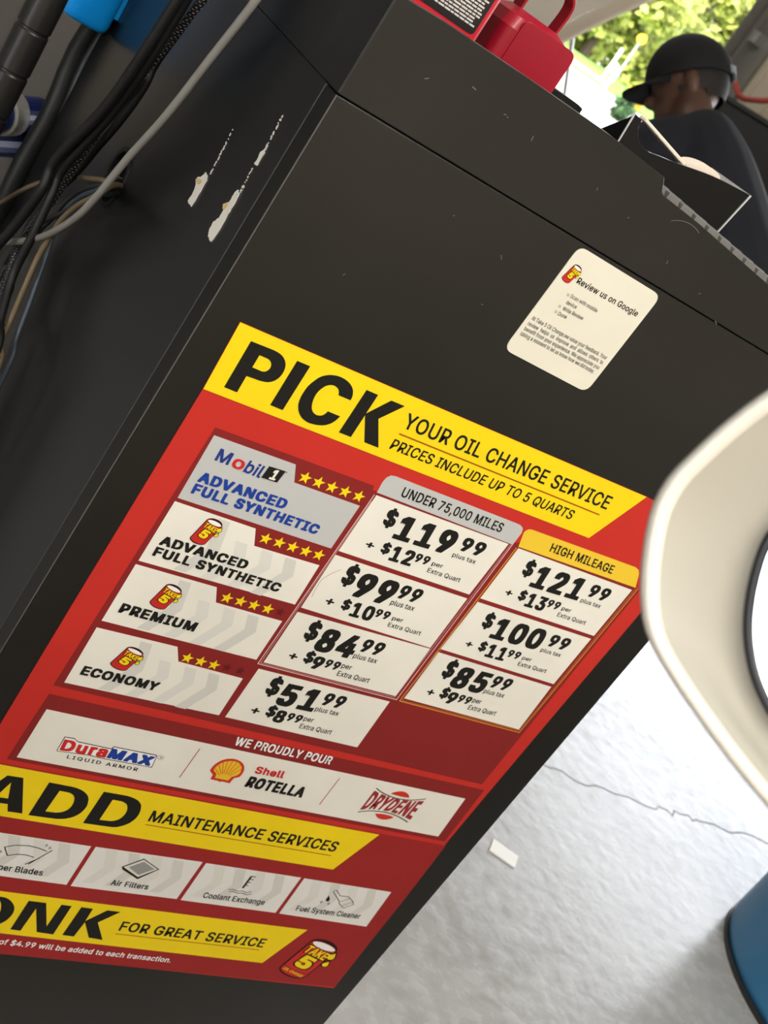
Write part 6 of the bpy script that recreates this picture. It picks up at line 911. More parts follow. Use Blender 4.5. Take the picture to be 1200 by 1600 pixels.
bm = bmesh.new(); prism(bm, [(.2920, 1.1826), (.3592, 1.1703), (.3608, 1.1735), (.2932, 1.1856)], fx, .128, .140); link('handle', bm, 'cream', sp, bevel=.001)
bm = bmesh.new(); prism(bm, [(.3790 + .0215*math.cos(2*math.pi*k/28), 1.1765 + .0060*math.sin(2*math.pi*k/28) + .0030*math.cos(2*math.pi*k/28)) for k in range(28)], fx, .127, .141); link('rounded_end', bm, 'cream', sp, bevel=.003)
bm = bmesh.new(); prism(bm, [(.345, 1.113), (.352, 1.113), (.364, 1.172), (.357, 1.172)], fx, .131, .137); link('stem', bm, 'cream', sp)
bm = bmesh.new(); tube(bm, catmull([(.291, .150, 1.113), (.290, .150, 1.165), (.296, .155, 1.180), (.308, .16, 1.176), (.314, .16, 1.160), (.314, .16, 1.113)], 6), .0012, 8); tag(link('clear_loop', bm, 'clear_plastic', smooth=True), 'thin clear plastic loop standing in the black tray', 'plastic loop')

# ------------------------------------------------------------------ beside the cabinet: cables, cable spine, blue holder
gc = empty('metal_cabinet', (.04, 1.2, 0), 'grey metal cabinet standing behind the black cabinet at left', 'cabinet')
boxo('cabinet_body', (-.028, .12, DEP + .06, 1.75, 0, 1.7), 'grey_metal', gc, bevel=.004)
boxo('kick_strip', (-.032, -.028, DEP + .06, 1.75, 0, .09), 'black_edge', gc)
sp = empty('cable_spine', (-.115, .5, 0), 'black segmented cable spine standing left of the blue holder', 'cable spine')
bm = bmesh.new(); prof = []
z = .03
while z < 1.62:
    prof += [(.0165, z + .001), (.0178, z + .0025), (.0178, z + .0445), (.0165, z + .046)]; z += .047
lathe(bm, prof, (-.1155, .5), 72); link('segmented_tube', bm, 'spine_plastic', sp, smooth=False, bevel=0)
bm = bmesh.new(); lathe(bm, [(.06, 0), (.06, .02), (.02, .032)], (-.1155, .5), 28); link('foot', bm, 'spine_plastic', sp)
bh = empty('blue_holder', (-.06, .59, 1.0), 'bright blue plastic holder on the cabinet side at top left', 'holder')
bm = bmesh.new(); rings = []
for z, k in ((.9395, .86), (.9425, .95), (.948, 1), (1.12, 1.08), (1.125, 1.08), (1.125, 1.0), (.952, .93)):
    rings.append([bm.verts.new((-.0575 + .0265*k*math.copysign(abs(math.cos(t))**.45, math.cos(t)), .585 + .026*k*math.copysign(abs(math.sin(t))**.45, math.sin(t)), z)) for t in [2*math.pi*q/40 for q in range(40)]])
for A, B in zip(rings, rings[1:]):
    for k in range(40): bm.faces.new((A[k], A[(k+1) % 40], B[(k+1) % 40], B[k]))
bm.faces.new(rings[0][::-1]); bm.faces.new(rings[-1]); link('cup', bm, 'blue_plastic', bh, smooth=True)
boxo('mount', (-.0335, -.0284, .565, .585, .96, 1.10), 'blue_plastic', bh)
np_ = empty('navy_clip', (-.06, .62, .8), 'dark blue plastic clip with grey rim, low behind the cables at the left edge', 'clip')
bm = bmesh.new(); tube(bm, [(-.088, .622, .795), (-.028, .675, .805)], lambda i: .022 - .003*i, 24); link('clip_body', bm, 'navy_plastic', np_, bevel=.003)
bm = bmesh.new(); tube(bm, [(-.078, .631, .797), (-.062, .645, .80)], .026, 24); link('rim', bm, 'cable_grey', np_, bevel=.002)
bm = bmesh.new(); tube(bm, [(-.088, .635, .755), (-.028, .685, .762)], .018, 16); link('lower_barrel', bm, 'navy_plastic', np_, bevel=.003)
CAB = [
 ('cable', 'cable_grey', .0034, [(-.05, .1287, 1.16), (-.0653, .1289, 1.1208), (-.0653, .1311, 1.094), (-.0653, .155, 1.0373), (-.0653, .1809, .9759), (-.0653, .2128, .922), (-.0653, .2373, .872), (-.0653, .2651, .8343), (-.0653, .3281, .7847), (-.0653, .4374, .726), (-.0653, .6108, .647)], 'thick grey cable sweeping across the black cabinet side to the left edge'),
 ('cable', 'cable_black', .0050, [(-.07, .245, 1.15), (-.0803, .2476, 1.0734), (-.0803, .2498, 1.0496), (-.0803, .2657, .9846), (-.0803, .2882, .9304), (-.0803, .3443, .8561), (-.0803, .3401, .823), (-.0803, .3647, .7703), (-.0803, .3899, .7331), (-.0803, .4293, .6656)], 'leftmost thick black cable of the bundle, passing over the others'),
 ('cable', 'cable_black', .0046, [(-.06, .25, 1.15), (-.0703, .2562, 1.0768), (-.0703, .2612, 1.052), (-.0703, .2724, .986), (-.0703, .2941, .929), (-.0703, .3442, .853), (-.0703, .338, .8219), (-.0703, .331, .7822), (-.0703, .3275, .74), (-.0703, .2964, .7049), (-.0703, .2568, .6685)], 'thick black cable running beside the leftmost one'),
 ('braided_cable', 'cable_black', .0036, [(-.05, .24, 1.16), (-.0603, .2456, 1.0856), (-.0603, .2544, 1.0598), (-.0603, .2926, .9895), (-.0603, .3243, .9293), (-.0603, .3423, .8848), (-.0603, .3528, .8488), (-.0603, .3594, .8172), (-.0603, .3761, .7874), (-.0603, .3878, .7478), (-.0603, .3778, .7222), (-.0603, .359, .6975), (-.0603, .3269, .6614)], 'black and white braided cable between the black ones'),
 ('cable', 'cable_black', .0042, [(-.045, .27, 1.15), (-.0503, .2822, 1.0692), (-.0503, .2944, 1.0412), (-.0503, .3166, .9867), (-.0503, .3139, .9617), (-.0503, .3268, .9236), (-.0503, .3516, .8813), (-.0503, .3703, .8478), (-.0503, .4013, .809), (-.0503, .4248, .7654), (-.0503, .4167, .7265), (-.0503, .398, .6967), (-.0503, .3625, .6767), (-.0503, .331, .6477)], 'black cable just right of the braided cable'),
 ('cable', 'cable_tan', .0026, [(-.012, .31, .874), (-.034, .315, .874), (-.0453, .2948, .8732), (-.0453, .3145, .866), (-.0453, .3415, .8552), (-.0453, .4067, .8285), (-.0453, .4679, .7961), (-.0453, .5267, .7586), (-.0453, .5822, .7157), (-.0453, .6476, .6613)], 'tan cable arching from the cable hole straight to the left edge'),
 ('cable', 'cable_tan', .0028, [(-.012, .325, .868), (-.04, .285, .876), (-.0603, .2463, .8758), (-.0603, .2602, .8634), (-.0603, .2881, .8417), (-.0603, .309, .8157), (-.0603, .3135, .7972), (-.0603, .3183, .7717), (-.0603, .3122, .7455), (-.0603, .3055, .7231), (-.0603, .2988, .7007), (-.0603, .2916, .6822), (-.0603, .2619, .6547)], 'tan cable looping out of the hole and hanging down'),
 ('cable', 'cable_blue', .0024, [(-.012, .332, .867), (-.038, .29, .873), (-.0503, .275, .8732), (-.0503, .2922, .8614), (-.0503, .3243, .8398), (-.0503, .3469, .8136), (-.0503, .343, .7921), (-.0503, .3311, .7737), (-.0503, .3168, .7478), (-.0503, .3025, .722), (-.0503, .2899, .6953), (-.0503, .2679, .6553)], 'blue-grey cable hanging down beside the lower tan cable'),
 ('cable', 'cable_dark', .0026, [(-.012, .33, .862), (-.04, .28, .868), (-.0563, .2537, .8722), (-.0563, .2751, .8589), (-.0563, .3009, .8378), (-.0563, .3391, .8099), (-.0563, .3799, .7801), (-.0563, .4053, .751), (-.0563, .415, .7165), (-.0563, .4127, .6859)], 'dark grey cable at the bottom of the loops leaving the hole'),
 ('cable', 'cable_dark', .0026, [(-.012, .325, .872), (-.036, .305, .875), (-.0423, .2925, .8726), (-.0423, .3243, .8566), (-.0423, .3593, .8351), (-.0423, .3846, .8088), (-.0423, .3977, .7846), (-.0423, .4153, .7608), (-.0423, .423, .7335), (-.0423, .4122, .7009), (-.0423, .3992, .6678)], 'dark grey cable at the top of the loops leaving the hole'),
]
for nm, m, r, P, lb in CAB:
    e = Vector(P[-1]); P = P + [tuple(e + Vector((0, (.04 if e.y > .4 else -.01), -.25))), tuple(e + Vector((0, .02, -e.z + .03)))]
    Q = catmull(P, 7); bm = bmesh.new()
    if nm == 'braided_cable':
        tube(bm, Q, r, 10); Q2 = [Q[0]]
        for a, b in zip(Q, Q[1:]):
            n = max(1, int((b-a).length / .0011))
            for k in range(n): Q2.append(a + (b-a)*((k+1)/n))
        for ph in (0, math.pi):
            H = []
            for i, p in enumerate(Q2[:520]):
                t = (Q2[min(i+1, len(Q2)-1)] - Q2[max(i-1, 0)]).normalized(); u = t.cross(Vector((1, 0, 0))).normalized(); s = t.cross(u)
                a = ph + i*1.2; H.append(p + (u*math.cos(a) + s*math.sin(a))*(r + .0001))
            tube(bm, H, .00045, 4, mi=1)
        o = link(nm, bm, [m, 'cable_grey'], smooth=True)
    else:
        tube(bm, Q, r, 10); o = link(nm, bm, m, smooth=True)
    tag(o, lb, 'cable')

# ------------------------------------------------------------------ floor things
bm = bmesh.new(); x0, y0 = 1.266, .49
prism(bm, [(1.2295, .4905), (1.2585, .5240), (1.3030, .4885), (1.2760, .4570)], lambda a, b, d: (a, b, d), .0008, .0030)
tag(link('paper_card', bm, 'white', bevel=.0005), 'small blank white card lying on the concrete floor', 'card')
dr = empty('steel_drum', (2.0945, .1671, 0), 'blue steel drum standing on the floor at lower right', 'drum')
bm = bmesh.new(); R_ = .337
lathe(bm, [(R_ - .02, .012), (R_ - .012, .006), (R_ - .004, .012), (R_, .03), (R_, .28), (R_ + .008, .292), (R_, .304), (R_, .57), (R_ + .008, .582), (R_, .594), (R_, .86), (R_ - .02, .862)], (2.0945, .1671), 80); link('drum_body', bm, 'drum_blue', dr, smooth=True)
bm = bmesh.new(); lathe(bm, [(R_ - .012, 0), (R_ + .001, 0), (R_ + .001, .011), (R_ - .012, .011)], (2.0945, .1671), 80); link('bottom_rim', bm, 'cable_dark', dr)
bm = bmesh.new(); lathe(bm, [(R_ - .02, .863), (R_ + .006, .863), (R_ + .006, .885), (R_ - .012, .885), (R_ - .012, .87)], (2.0945, .1671), 80); link('top_rim', bm, 'drum_blue', dr)
bm = bmesh.new(); lathe(bm, [(.03, .871), (.03, .884), (.02, .884)], (2.2, .2), 20); link('bung', bm, 'steel', dr)

# ------------------------------------------------------------------ cream car with its hood up in the next bay
car = empty('car', (1.7, 3.75, 0), 'cream car with its hood raised, behind the red can', 'car')
bm = bmesh.new()
def section(x, hw, z0, z1, zb):   # half width, sill, shoulder, top
    return [bm.verts.new((x, 3.75 + s*h, z)) for s, h, z in ((-1, hw*.92, z0), (-1, hw, z0 + .12), (-1, hw, z1), (-1, hw*.86, zb), (1, hw*.86, zb), (1, hw, z1), (1, hw, z0 + .12), (1, hw*.92, z0))]
CX = 1.15
S_ = [section(a[0] + CX, *a[1:]) for a in ((-2.1, .70, .32, .75, .86), (-1.9, .80, .22, .85, .98), (-.6, .85, .2, .9, 1.0), (.55, .85, .2, .88, .97), (1.5, .84, .2, .78, .84), (2.0, .80, .22, .68, .74), (2.2, .66, .32, .55, .6))]
for A, B in zip(S_, S_[1:]):
    for k in range(8): bm.faces.new((A[k], A[(k+1) % 8], B[(k+1) % 8], B[k]))
bm.faces.new(S_[0][::-1]); bm.faces.new(S_[-1]); link('body', bm, 'car_cream', car, bevel=.03, smooth=True)
bm = bmesh.new()
Cc = [[(-1.7, .98), (-1.1, 1.45), (-.2, 1.47), (.62, .98)], [(-1.6, .98), (-1.1, 1.36), (-.2, 1.38), (.5, .98)]]
prism(bm, Cc[0], lambda a, b, d: (a + CX, d, b), 3.08, 4.42); link('cabin', bm, 'glass_dark', car, bevel=.05)
for x in (-1.3 + CX, 1.35 + CX):
    for y in (2.92, 4.58):
        bm = bmesh.new(); tube(bm, [(x, y - .1, .32), (x, y + .1, .32)], .32, 32); wh = link('wheel', bm, 'tyre', car, bevel=.02)
        bm = bmesh.new(); tube(bm, [(x, y - .11, .32), (x, y + .11, .32)], .19, 24); h = link('hub', bm, 'hub', car); h.parent = wh; h.matrix_parent_inverse = Matrix()
bm = bmesh.new(); NU, NV = 18, 14; grid = []
for i in range(NU + 1):
    row = []
    for k in range(NV + 1):
        u, v = i/NU, k/NV; x = 1.74 + .70*u - .035*math.sin(u*math.pi); z = .93 + .93*u + .02*math.sin(u*math.pi)
        y = 2.98 + v*1.4; crown = .012*math.sin(v*math.pi)
        row.append(Vector((x - crown*.8, y, z + crown*.6)))
    grid.append(row)
V0 = [[bm.verts.new(p) for p in r] for r in grid]
for i in range(NU):
    for k in range(NV): bm.faces.new((V0[i][k], V0[i][k+1], V0[i+1][k+1], V0[i+1][k]))
hd = link('hood', bm, 'car_cream', car, smooth=True); md = hd.modifiers.new('t', 'SOLIDIFY'); md.thickness = .016; md.offset = 0
bm = bmesh.new(); tube(bm, [(grid[2][3] + Vector((-.012, 0, .012))), (grid[NU-1][3] + Vector((-.012, 0, .012)))], .004, 6); link('crease', bm, 'car_cream', car)

bm = bmesh.new(); tube(bm, [(2.3, 3.1, .82), (2.02, 3.1, 1.27)], .008, 8); link('hood_prop', bm, 'steel', car)

# ------------------------------------------------------------------ rack by the door
rk = empty('equipment_rack', (6.1, 6.7, 0), 'black equipment rack with a red hose by the garage door track', 'rack')
boxo('rack_body', (5.85, 6.3, 5.9, 7.52, 0, 1.62), 'label_black', rk, bevel=.02)
boxo('rack_top', (5.83, 6.32, 5.88, 7.54, 1.62, 1.65), 'cable_dark', rk)
bm = bmesh.new(); tube(bm, catmull([(6.0, 7.5, 1.66), (5.98, 7.3, 1.78), (6.0, 7.1, 1.70), (6.0, 6.9, 1.74), (6.05, 6.7, 1.82), (6.05, 6.4, 1.68), (6.0, 6.1, 1.67)], 6), .022, 8); o = link('hose', bm, 'red_hose', rk); o['label'] = 'red hose across the top'
for y in (7.22, 7.38):
    bm = bmesh.new(); tube(bm, catmull([(5.84, y, 1.5), (5.76, y, 1.56), (5.76, y - .1, 1.44), (5.84, y - .12, 1.4)], 5), .018, 8); link('hook', bm, 'steel', rk)
bm = bmesh.new(); tube(bm, catmull([(5.84, 6.75, 1.2), (5.75, 6.75, 1.3), (5.75, 6.4, 1.3), (5.84, 6.4, 1.2)], 5), .02, 8); link('grab_rail', bm, 'steel', rk)

# ------------------------------------------------------------------ person
per = empty('person', (2.0, 1.65, 0), 'person seen from behind in a black cap and navy tee, bent forward beyond the cabinet', 'person')
def skin_mesh(chains, roots, vox, extra=None):
    """chains of (point, radius); grown with a Skin modifier, fused with a voxel remesh"""
    tmp = []
    for ch in chains:
        me = bpy.data.meshes.new('s'); me.from_pydata([c[0] for c in ch], [(i, i+1) for i in range(len(ch)-1)], [])
        o = bpy.data.objects.new('s', me); col.objects.link(o); o.modifiers.new('k', 'SKIN')
        for i, c in enumerate(ch):
            sv = me.skin_vertices[0].data[i]; r = c[1]; sv.radius = (r, r) if not isinstance(r, tuple) else r; sv.use_root = (i == 0)
        sb = o.modifiers.new('u', 'SUBSURF'); sb.levels = 2
        tmp.append(o)
    dg = bpy.context.evaluated_depsgraph_get(); dg.update(); bm = bmesh.new()
    for o in tmp:
        me = bpy.data.meshes.new_from_object(o.evaluated_get(dg)); bm.from_mesh(me); bpy.data.meshes.remove(me)
    for o in tmp: bpy.data.objects.remove(o)
    if extra: extra(bm)
    me = bpy.data.meshes.new('s'); bm.to_mesh(me); bm.free(); o = bpy.data.objects.new('s', me); col.objects.link(o)
    rm = o.modifiers.new('r', 'REMESH'); rm.mode = 'VOXEL'; rm.voxel_size = vox; sm = o.modifiers.new('m', 'SMOOTH'); sm.iterations = 4; sm.factor = .5
    dg = bpy.context.evaluated_depsgraph_get(); dg.update(); out = bmesh.new(); me2 = bpy.data.meshes.new_from_object(o.evaluated_get(dg)); out.from_mesh(me2)
    bpy.data.objects.remove(o); return out
HEAD = Vector((1.822, 2.133, 1.312)); FW = Vector((-.62, .42, -.66)).normalized(); UPH = Vector((-.1, .5, .7)); UPH = (UPH - FW*UPH.dot(FW)).normalized(); LF = UPH.cross(FW)
hm = Matrix((FW, LF, UPH)).transposed()
def hp_(a, b, c): return HEAD + hm @ Vector((a, b, c))
def ell(bm, c, rx, ry, rz, mtx, seg=24, ring=16, keep=None):
    r = bmesh.ops.create_uvsphere(bm, u_segments=seg, v_segments=ring, radius=1)
    for v in r['verts']: v.co = c + mtx @ Vector((v.co.x*rx, v.co.y*ry, v.co.z*rz))
    if keep: bmesh.ops.delete(bm, geom=[v for v in r['verts'] if not keep(v.co)], context='VERTS')
def head(bm):
    ell(bm, hp_(0, 0, .02), .098, .078, .105, hm); ell(bm, hp_(.035, 0, -.055), .062, .056, .068, hm)
    ell(bm, hp_(.102, 0, -.025), .022, .014, .022, hm, 12, 8)
    for s in (-1, 1):
        ell(bm, hp_(-.008, s*.079, -.012), .020, .010, .034, hm, 14, 10); ell(bm, hp_(.082, s*.030, .012), .020, .016, .012, hm, 12, 8)
    ell(bm, hp_(.088, 0, -.068), .014, .024, .008, hm, 12, 8); ell(bm, hp_(.075, 0, -.105), .026, .030, .024, hm, 12, 8)
PEL = Vector((2.02, 1.62, .93)); NK = Vector((1.812, 2.035, 1.262))
SHL, SHR = Vector((1.665, 1.935, 1.105)), Vector((2.005, 1.985, 1.185))
def arm(sh, el, wr, fw):
    ch = [[(sh, .056), (sh.lerp(el, .5), .048), (el, .041), (el.lerp(wr, .4), .040), (wr, .028), (wr + fw*.05, (.038, .022)), (wr + fw*.09, (.040, .018))]]
    side = fw.cross(Vector((0, 0, 1))).normalized()
    for k, (o_, ln) in enumerate(((-.030, .066), (-.010, .076), (.010, .072), (.029, .058))):
        b0 = wr + fw*.07 + side*o_; ch.append([(b0, .010), (b0 + fw*ln*.45, .0095), (b0 + fw*ln*.75 + Vector((0, 0, -.014)), .0088), (b0 + fw*ln*.92 + Vector((0, 0, -.032)), .0078)])
    th = wr + fw*.025 - side*.022; ch.append([(th, .012), (th + fw*.025 - side*.028, .0105), (th + fw*.058 - side*.034 + Vector((0, 0, -.01)), .009)])
    return ch
fwL = Vector((-.35, .82, -.45)).normalized(); fwR = Vector((-.45, .8, -.4)).normalized()
ELL, WRL = Vector((1.62, 2.10, .93)), Vector((1.58, 2.33, .92)); ELR, WRR = Vector((2.06, 2.22, .98)), Vector((1.90, 2.42, .94))
KL, KR = Vector((1.86, 1.70, .50)), Vector((2.10, 1.76, .50)); AL, AR = Vector((1.88, 1.62, .09)), Vector((2.13, 1.66, .09))
chains = [[(PEL, (.15, .12)), (PEL.lerp(NK, .35), (.14, .11)), (PEL.lerp(NK, .72), (.155, .11)), (PEL.lerp(NK, .90), (.11, .08)), (NK, .058), (NK.lerp(HEAD, .5), .056), (hp_(-.01, 0, -.02), .06)],
          [(PEL.lerp(NK, .84), .085), (SHL, .062)], [(PEL.lerp(NK, .84), .085), (SHR, .062)],
          [(PEL + Vector((-.09, -.0, -.02)), .10), (KL.lerp(PEL, .5) + Vector((-.05, 0, 0)), .085), (KL, .058), (KL.lerp(AL, .35), .055), (AL, .036), (AL + Vector((0, 0, -.05)), .036), (AL + Vector((-.07, .15, -.06)), .032)],
          [(PEL + Vector((.08, .03, -.02)), .10), (KR.lerp(PEL, .5) + Vector((.04, .02, 0)), .085), (KR, .058), (KR.lerp(AR, .35), .055), (AR, .036), (AR + Vector((0, 0, -.05)), .036), (AR + Vector((-.06, .15, -.06)), .032)]]
chains += arm(SHL, ELL, WRL, fwL) + arm(SHR, ELR, WRR, fwR)
bm = skin_mesh(chains, None, .007, head); link('body', bm, 'skin', per, smooth=True)
g = .018
chains = [[(PEL + Vector((.03, -.05, -.04)), (.165+g, .135+g)), (PEL.lerp(NK, .35), (.155+g, .125+g)), (PEL.lerp(NK, .72), (.165+g, .12+g)), (PEL.lerp(NK, .91), (.12+g, .085+g)), (PEL.lerp(NK, .995), .058+g)],
          [(PEL.lerp(NK, .82), .095+g), (SHL, .074+g), (SHL.lerp(ELL, .35), .066+g), (SHL.lerp(ELL, .72), .064+g)], [(PEL.lerp(NK, .82), .095+g), (SHR, .074+g), (SHR.lerp(ELR, .35), .066+g), (SHR.lerp(ELR, .72), .064+g)]]
bm = skin_mesh(chains, None, .009); link('t_shirt', bm, 'navy_tee', per, smooth=True)
chains = [[(PEL.lerp(NK, .18), (.165, .14)), (PEL + Vector((0, -.01, 0)), (.18, .155)), (PEL + Vector((0, 0, -.12)), (.175, .15)), (PEL + Vector((0, 0, -.20)), (.12, .12))],
          [(PEL + Vector((-.07, 0, .06)), .13), (PEL + Vector((-.09, .01, -.10)), .135), (KL.lerp(PEL, .5) + Vector((-.05, 0, 0)), .112), (KL, .082), (KL.lerp(AL, .5), .074), (AL + Vector((0, 0, .01)), .066), (AL + Vector((0, 0, -.03)), .066)],
          [(PEL + Vector((.06, .03, .06)), .13), (PEL + Vector((.08, .03, -.10)), .135), (KR.lerp(PEL, .5) + Vector((.04, .02, 0)), .112), (KR, .082), (KR.lerp(AR, .5), .074), (AR + Vector((0, 0, .01)), .066), (AR + Vector((0, 0, -.03)), .066)]]
bm = skin_mesh(chains, None, .010); link('trousers', bm, 'trousers', per, smooth=True)
for A_ in (AL, AR):
    bm = skin_mesh([[(A_ + Vector((.01, -.05, -.05)), .042), (A_ + Vector((0, .0, -.048)), .046), (A_ + Vector((-.05, .11, -.058)), .040), (A_ + Vector((-.08, .18, -.062)), .032)]], None, .008)
    link('shoe', bm, 'shoe', per, smooth=True)
bm = bmesh.new(); ell(bm, hp_(-.008, 0, .015), .103, .083, .112, hm, 32, 20, keep=lambda p: (hm.transposed() @ (p - HEAD)).z > -.062 and not ((hm.transposed() @ (p - HEAD)).x > .030) and not ((hm.transposed() @ (p - HEAD)).x > -.030 and (hm.transposed() @ (p - HEAD)).z < -.040))
link('hair', bm, 'hair', per, smooth=True)
bm = bmesh.new(); ell(bm, hp_(-.004, 0, .028), .118, .094, .122, hm, 36, 24, keep=lambda p: (hm.transposed() @ (p - HEAD)).z > .012 + .12*min(0, (hm.transposed() @ (p - HEAD)).x))
r = bmesh.ops.create_uvsphere(bm, u_segments=10, v_segments=6, radius=.009)
for v in r['verts']: v.co = v.co + hp_(-.004, 0, .150)
cap = link('cap', bm, 'cap_black', per, smooth=True); md = cap.modifiers.new('t', 'SOLIDIFY'); md.thickness = .004
bm = bmesh.new(); NA = 16; A = []; B = []
for th, Ls in ((0, A), (-.005, B)):
    for k in range(NA + 1):
        t = -1 + 2*k/NA; a = t*1.15
        Ls.append((bm.verts.new(hp_(.100*math.cos(a*.98) + .0, .088*math.sin(a), .022 + th)), bm.verts.new(hp_(.100*math.cos(a) + .078*math.cos(t*1.45), .094*math.sin(a), .012 - .022*t*t + th))))
for k in range(NA):
    bm.faces.new((A[k][0], A[k+1][0], A[k+1][1], A[k][1])); bm.faces.new((B[k][0], B[k][1], B[k+1][1], B[k+1][0])); bm.faces.new((A[k][1], A[k+1][1], B[k+1][1], B[k][1]))
v_ = link('visor', bm, 'cap_black', smooth=True); v_.parent = cap
bm = bmesh.new()
for k in range(8):
    a0, a1 = math.pi*(.86 + .035*k), math.pi*(.86 + .035*(k+1))
    q = [hp_(-.004 + .1215*math.cos(a), .0975*math.sin(a), z) for a, z in ((a0, .012), (a1, .012), (a1, .034), (a0, .034))]; bm.faces.new([bm.verts.new(p) for p in q])
s_ = link('strap_tag', bm, 'tag_grey'); s_.parent = cap; md = s_.modifiers.new('t', 'SOLIDIFY'); md.thickness = .003; s_['label'] = 'pale grey strap tag at the back of the cap'

# ------------------------------------------------------------------ side mirror of the car the photograph is taken from
MP = Vector((-.002, -.55, 1.091)); MN = Vector((-.81277, -.55245, .18496)); MR = Vector((.56214, -.82704, 0)); MU = Vector((.15297, .10398, .98275))
mir = empty('car', (.5, -1.5, 0), 'cream car close to the camera, seen by its door mirror at the right edge', 'car')
bm = bmesh.new(); S_ = []
for x, z0, z1, hw in ((-2.3, .40, .70, .66), (-2.1, .26, .84, .78), (-.6, .22, .88, .84), (1.2, .22, .87, .84), (2.1, .24, .78, .80), (2.35, .36, .62, .66)):
    S_.append([bm.verts.new((x, -1.5 + s*hh, z)) for s, hh, z in ((-1, hw*.95, z0), (-1, hw, (z0+z1)/2), (-1, hw*.96, z1), (1, hw*.96, z1), (1, hw, (z0+z1)/2), (1, hw*.95, z0))])
for A, B in zip(S_, S_[1:]):
    for k in range(6): bm.faces.new((A[k], A[(k+1) % 6], B[(k+1) % 6], B[k]))
bm.faces.new(S_[0][::-1]); bm.faces.new(S_[-1]); link('body', bm, 'car_cream', mir, bevel=.02)
for x in (-1.5, 1.5):
    for y in (-.80, -2.2):
        bm = bmesh.new(); tube(bm, [(x, y - .1, .32), (x, y + .12, .32)], .32, 32); link('wheel', bm, 'tyre', mir, bevel=.02)
OUT = [(-.0643, .0622), (-.0729, .04), (-.0775, .0195), (-.0797, .0018), (-.0803, -.0092), (-.0781, -.0206), (-.073, -.0311), (-.0654, -.0428), (-.0566, -.0535), (-.0485, -.0605), (-.0395, -.0650), (-.0285, -.0686), (-.0191, -.0712), (-.003, -.0752), (.0132, -.0785), (.0293, -.0811), (.0464, -.0835),
       (.075, -.085), (.100, -.081), (.118, -.070), (.128, -.052), (.132, -.03), (.133, 0), (.130, .035), (.120, .065), (.100, .088), (.07, .103), (.03, .110), (-.01, .108), (-.038, .098), (-.055, .082)]
OUT = [(v.x, v.y) for v in catmull([(a, b, 0) for a, b in OUT + OUT[:1]], 4)][:-1]
GL = [(-.0385, .0068), (-.0373, -.0052), (-.0326, -.0172), (-.0265, -.0281), (-.0190, -.0379), (-.0078, -.0476), (.0045, -.0540), (.0172, -.0572), (.04, -.060), (.065, -.060), (.088, -.054), (.102, -.04), (.108, -.015), (.107, .02), (.099, .05), (.08, .07), (.05, .08), (.02, .078), (-.008, .066), (-.026, .045), (-.034, .025)]
GL = [(v.x, v.y) for v in catmull([(a, b, 0) for a, b in GL + GL[:1]], 4)][:-1]
cx, cy = .035, .01
def mpt(a, b, d): return MP + MR*a + MU*b + MN*d
def by_angle(P):
    import bisect
    A = sorted((math.atan2(b - cy, a - cx), math.hypot(a - cx, b - cy)) for a, b in P); A = [(A[-1][0] - 2*math.pi, A[-1][1])] + A + [(A[0][0] + 2*math.pi, A[0][1])]
    out = []
    for k in range(128):
        t = -math.pi + 2*math.pi*(k + .5)/128; i = bisect.bisect_right(A, (t, 9)); (t0, r0), (t1, r1) = A[i-1], A[min(i, len(A)-1)]
        r = r0 + (r1 - r0)*((t - t0)/(t1 - t0) if t1 > t0 else 0); out.append((cx + r*math.cos(t), cy + r*math.sin(t)))
    return out
O_, G_ = by_angle(OUT), by_angle(GL)
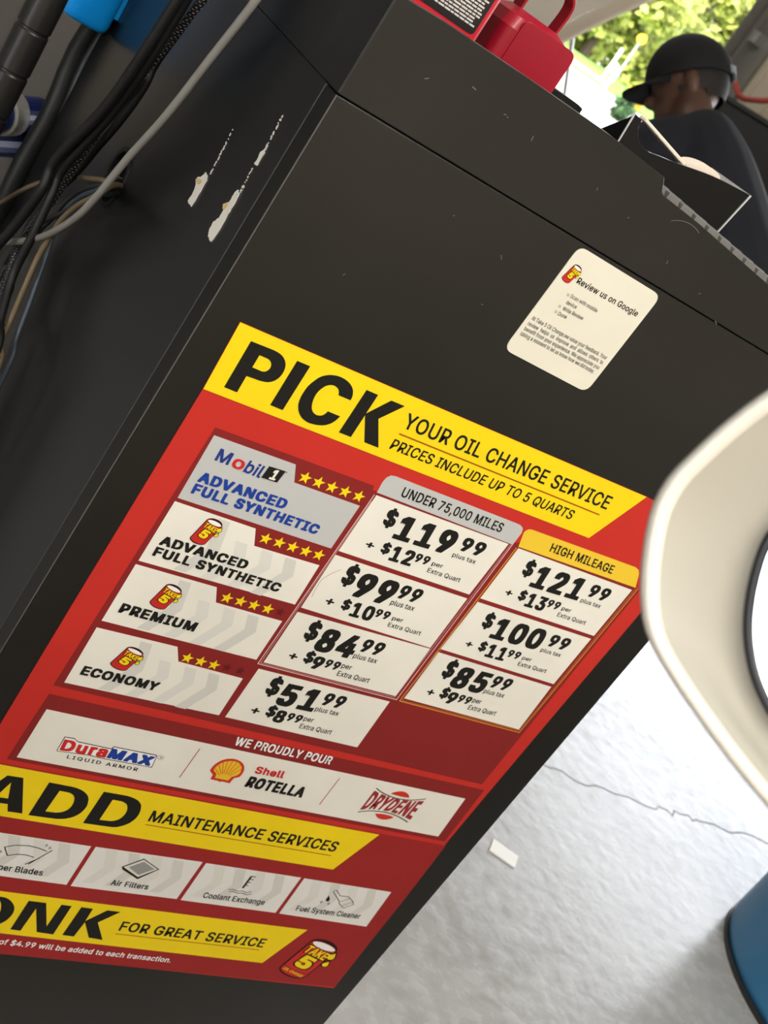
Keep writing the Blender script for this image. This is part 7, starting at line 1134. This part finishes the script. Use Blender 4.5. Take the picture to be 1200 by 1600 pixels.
def ring(bm, P, s, d, Q=None, t=0): return [bm.verts.new(mpt(cx + (p[0]-cx)*s if Q is None else p[0] + (Q[k][0]-p[0])*t, cy + (p[1]-cy)*s if Q is None else p[1] + (Q[k][1]-p[1])*t, d)) for k, p in enumerate(P)]
def loft(bm, R, c0=True, c1=False):
    for A, B in zip(R, R[1:]):
        for k in range(len(A)): bm.faces.new((A[k], A[(k+1) % len(A)], B[(k+1) % len(B)], B[k]))
    if c0: bm.faces.new(R[0][::-1])
    if c1: bm.faces.new(R[-1])
bm = bmesh.new()
loft(bm, [ring(bm, O_, .45, -.075), ring(bm, O_, .72, -.062), ring(bm, O_, .90, -.036), ring(bm, O_, .972, -.012), ring(bm, O_, 1.0, -.003), ring(bm, O_, 1.0, .0005), ring(bm, O_, .985, .0035), ring(bm, O_, .965, .004), ring(bm, O_, .945, .002), ring(bm, O_, .935, -.001)], True, False)
MH = link('door_mirror', bm, 'mirror_shell', mir, smooth=True)
bm = bmesh.new(); loft(bm, [ring(bm, O_, .938, -.0005), ring(bm, O_, .925, -.0022), ring(bm, O_, .90, -.0035), ring(bm, O_, 0, -.0085, G_, .45), ring(bm, O_, 0, -.0125, G_, .75), ring(bm, O_, 0, -.0145, G_, .98)], False, False); link('inner_face', bm, 'mirror_face', smooth=True).parent = MH
bm = bmesh.new(); loft(bm, [ring(bm, G_, 1.02, -.0145), ring(bm, G_, 1.01, -.0100), ring(bm, G_, .965, -.0092), ring(bm, G_, .955, -.0120)], False); link('bezel', bm, 'mirror_bezel', smooth=True).parent = MH
bm = bmesh.new(); loft(bm, [ring(bm, G_, .97, -.0125), ring(bm, G_, .97, -.0112)], True, True); link('mirror_glass', bm, 'mirror_glass').parent = MH
bm = bmesh.new(); loft(bm, [ring(bm, O_, .995, -.0085), ring(bm, O_, 1.012, -.0075), ring(bm, O_, 1.012, -.0055), ring(bm, O_, .998, -.0045)], False); link('seam', bm, 'cable_grey', smooth=True).parent = MH
bm = bmesh.new(); tube(bm, [tuple(mpt(.09, -.05, -.05)), tuple(mpt(.13, -.12, -.06)), tuple(mpt(.15, -.16, -.06)), (.10, -.70, .84)], lambda i: (.025, .03, .032, .035)[i], 16); link('arm', bm, 'mirror_shell', smooth=True).parent = MH
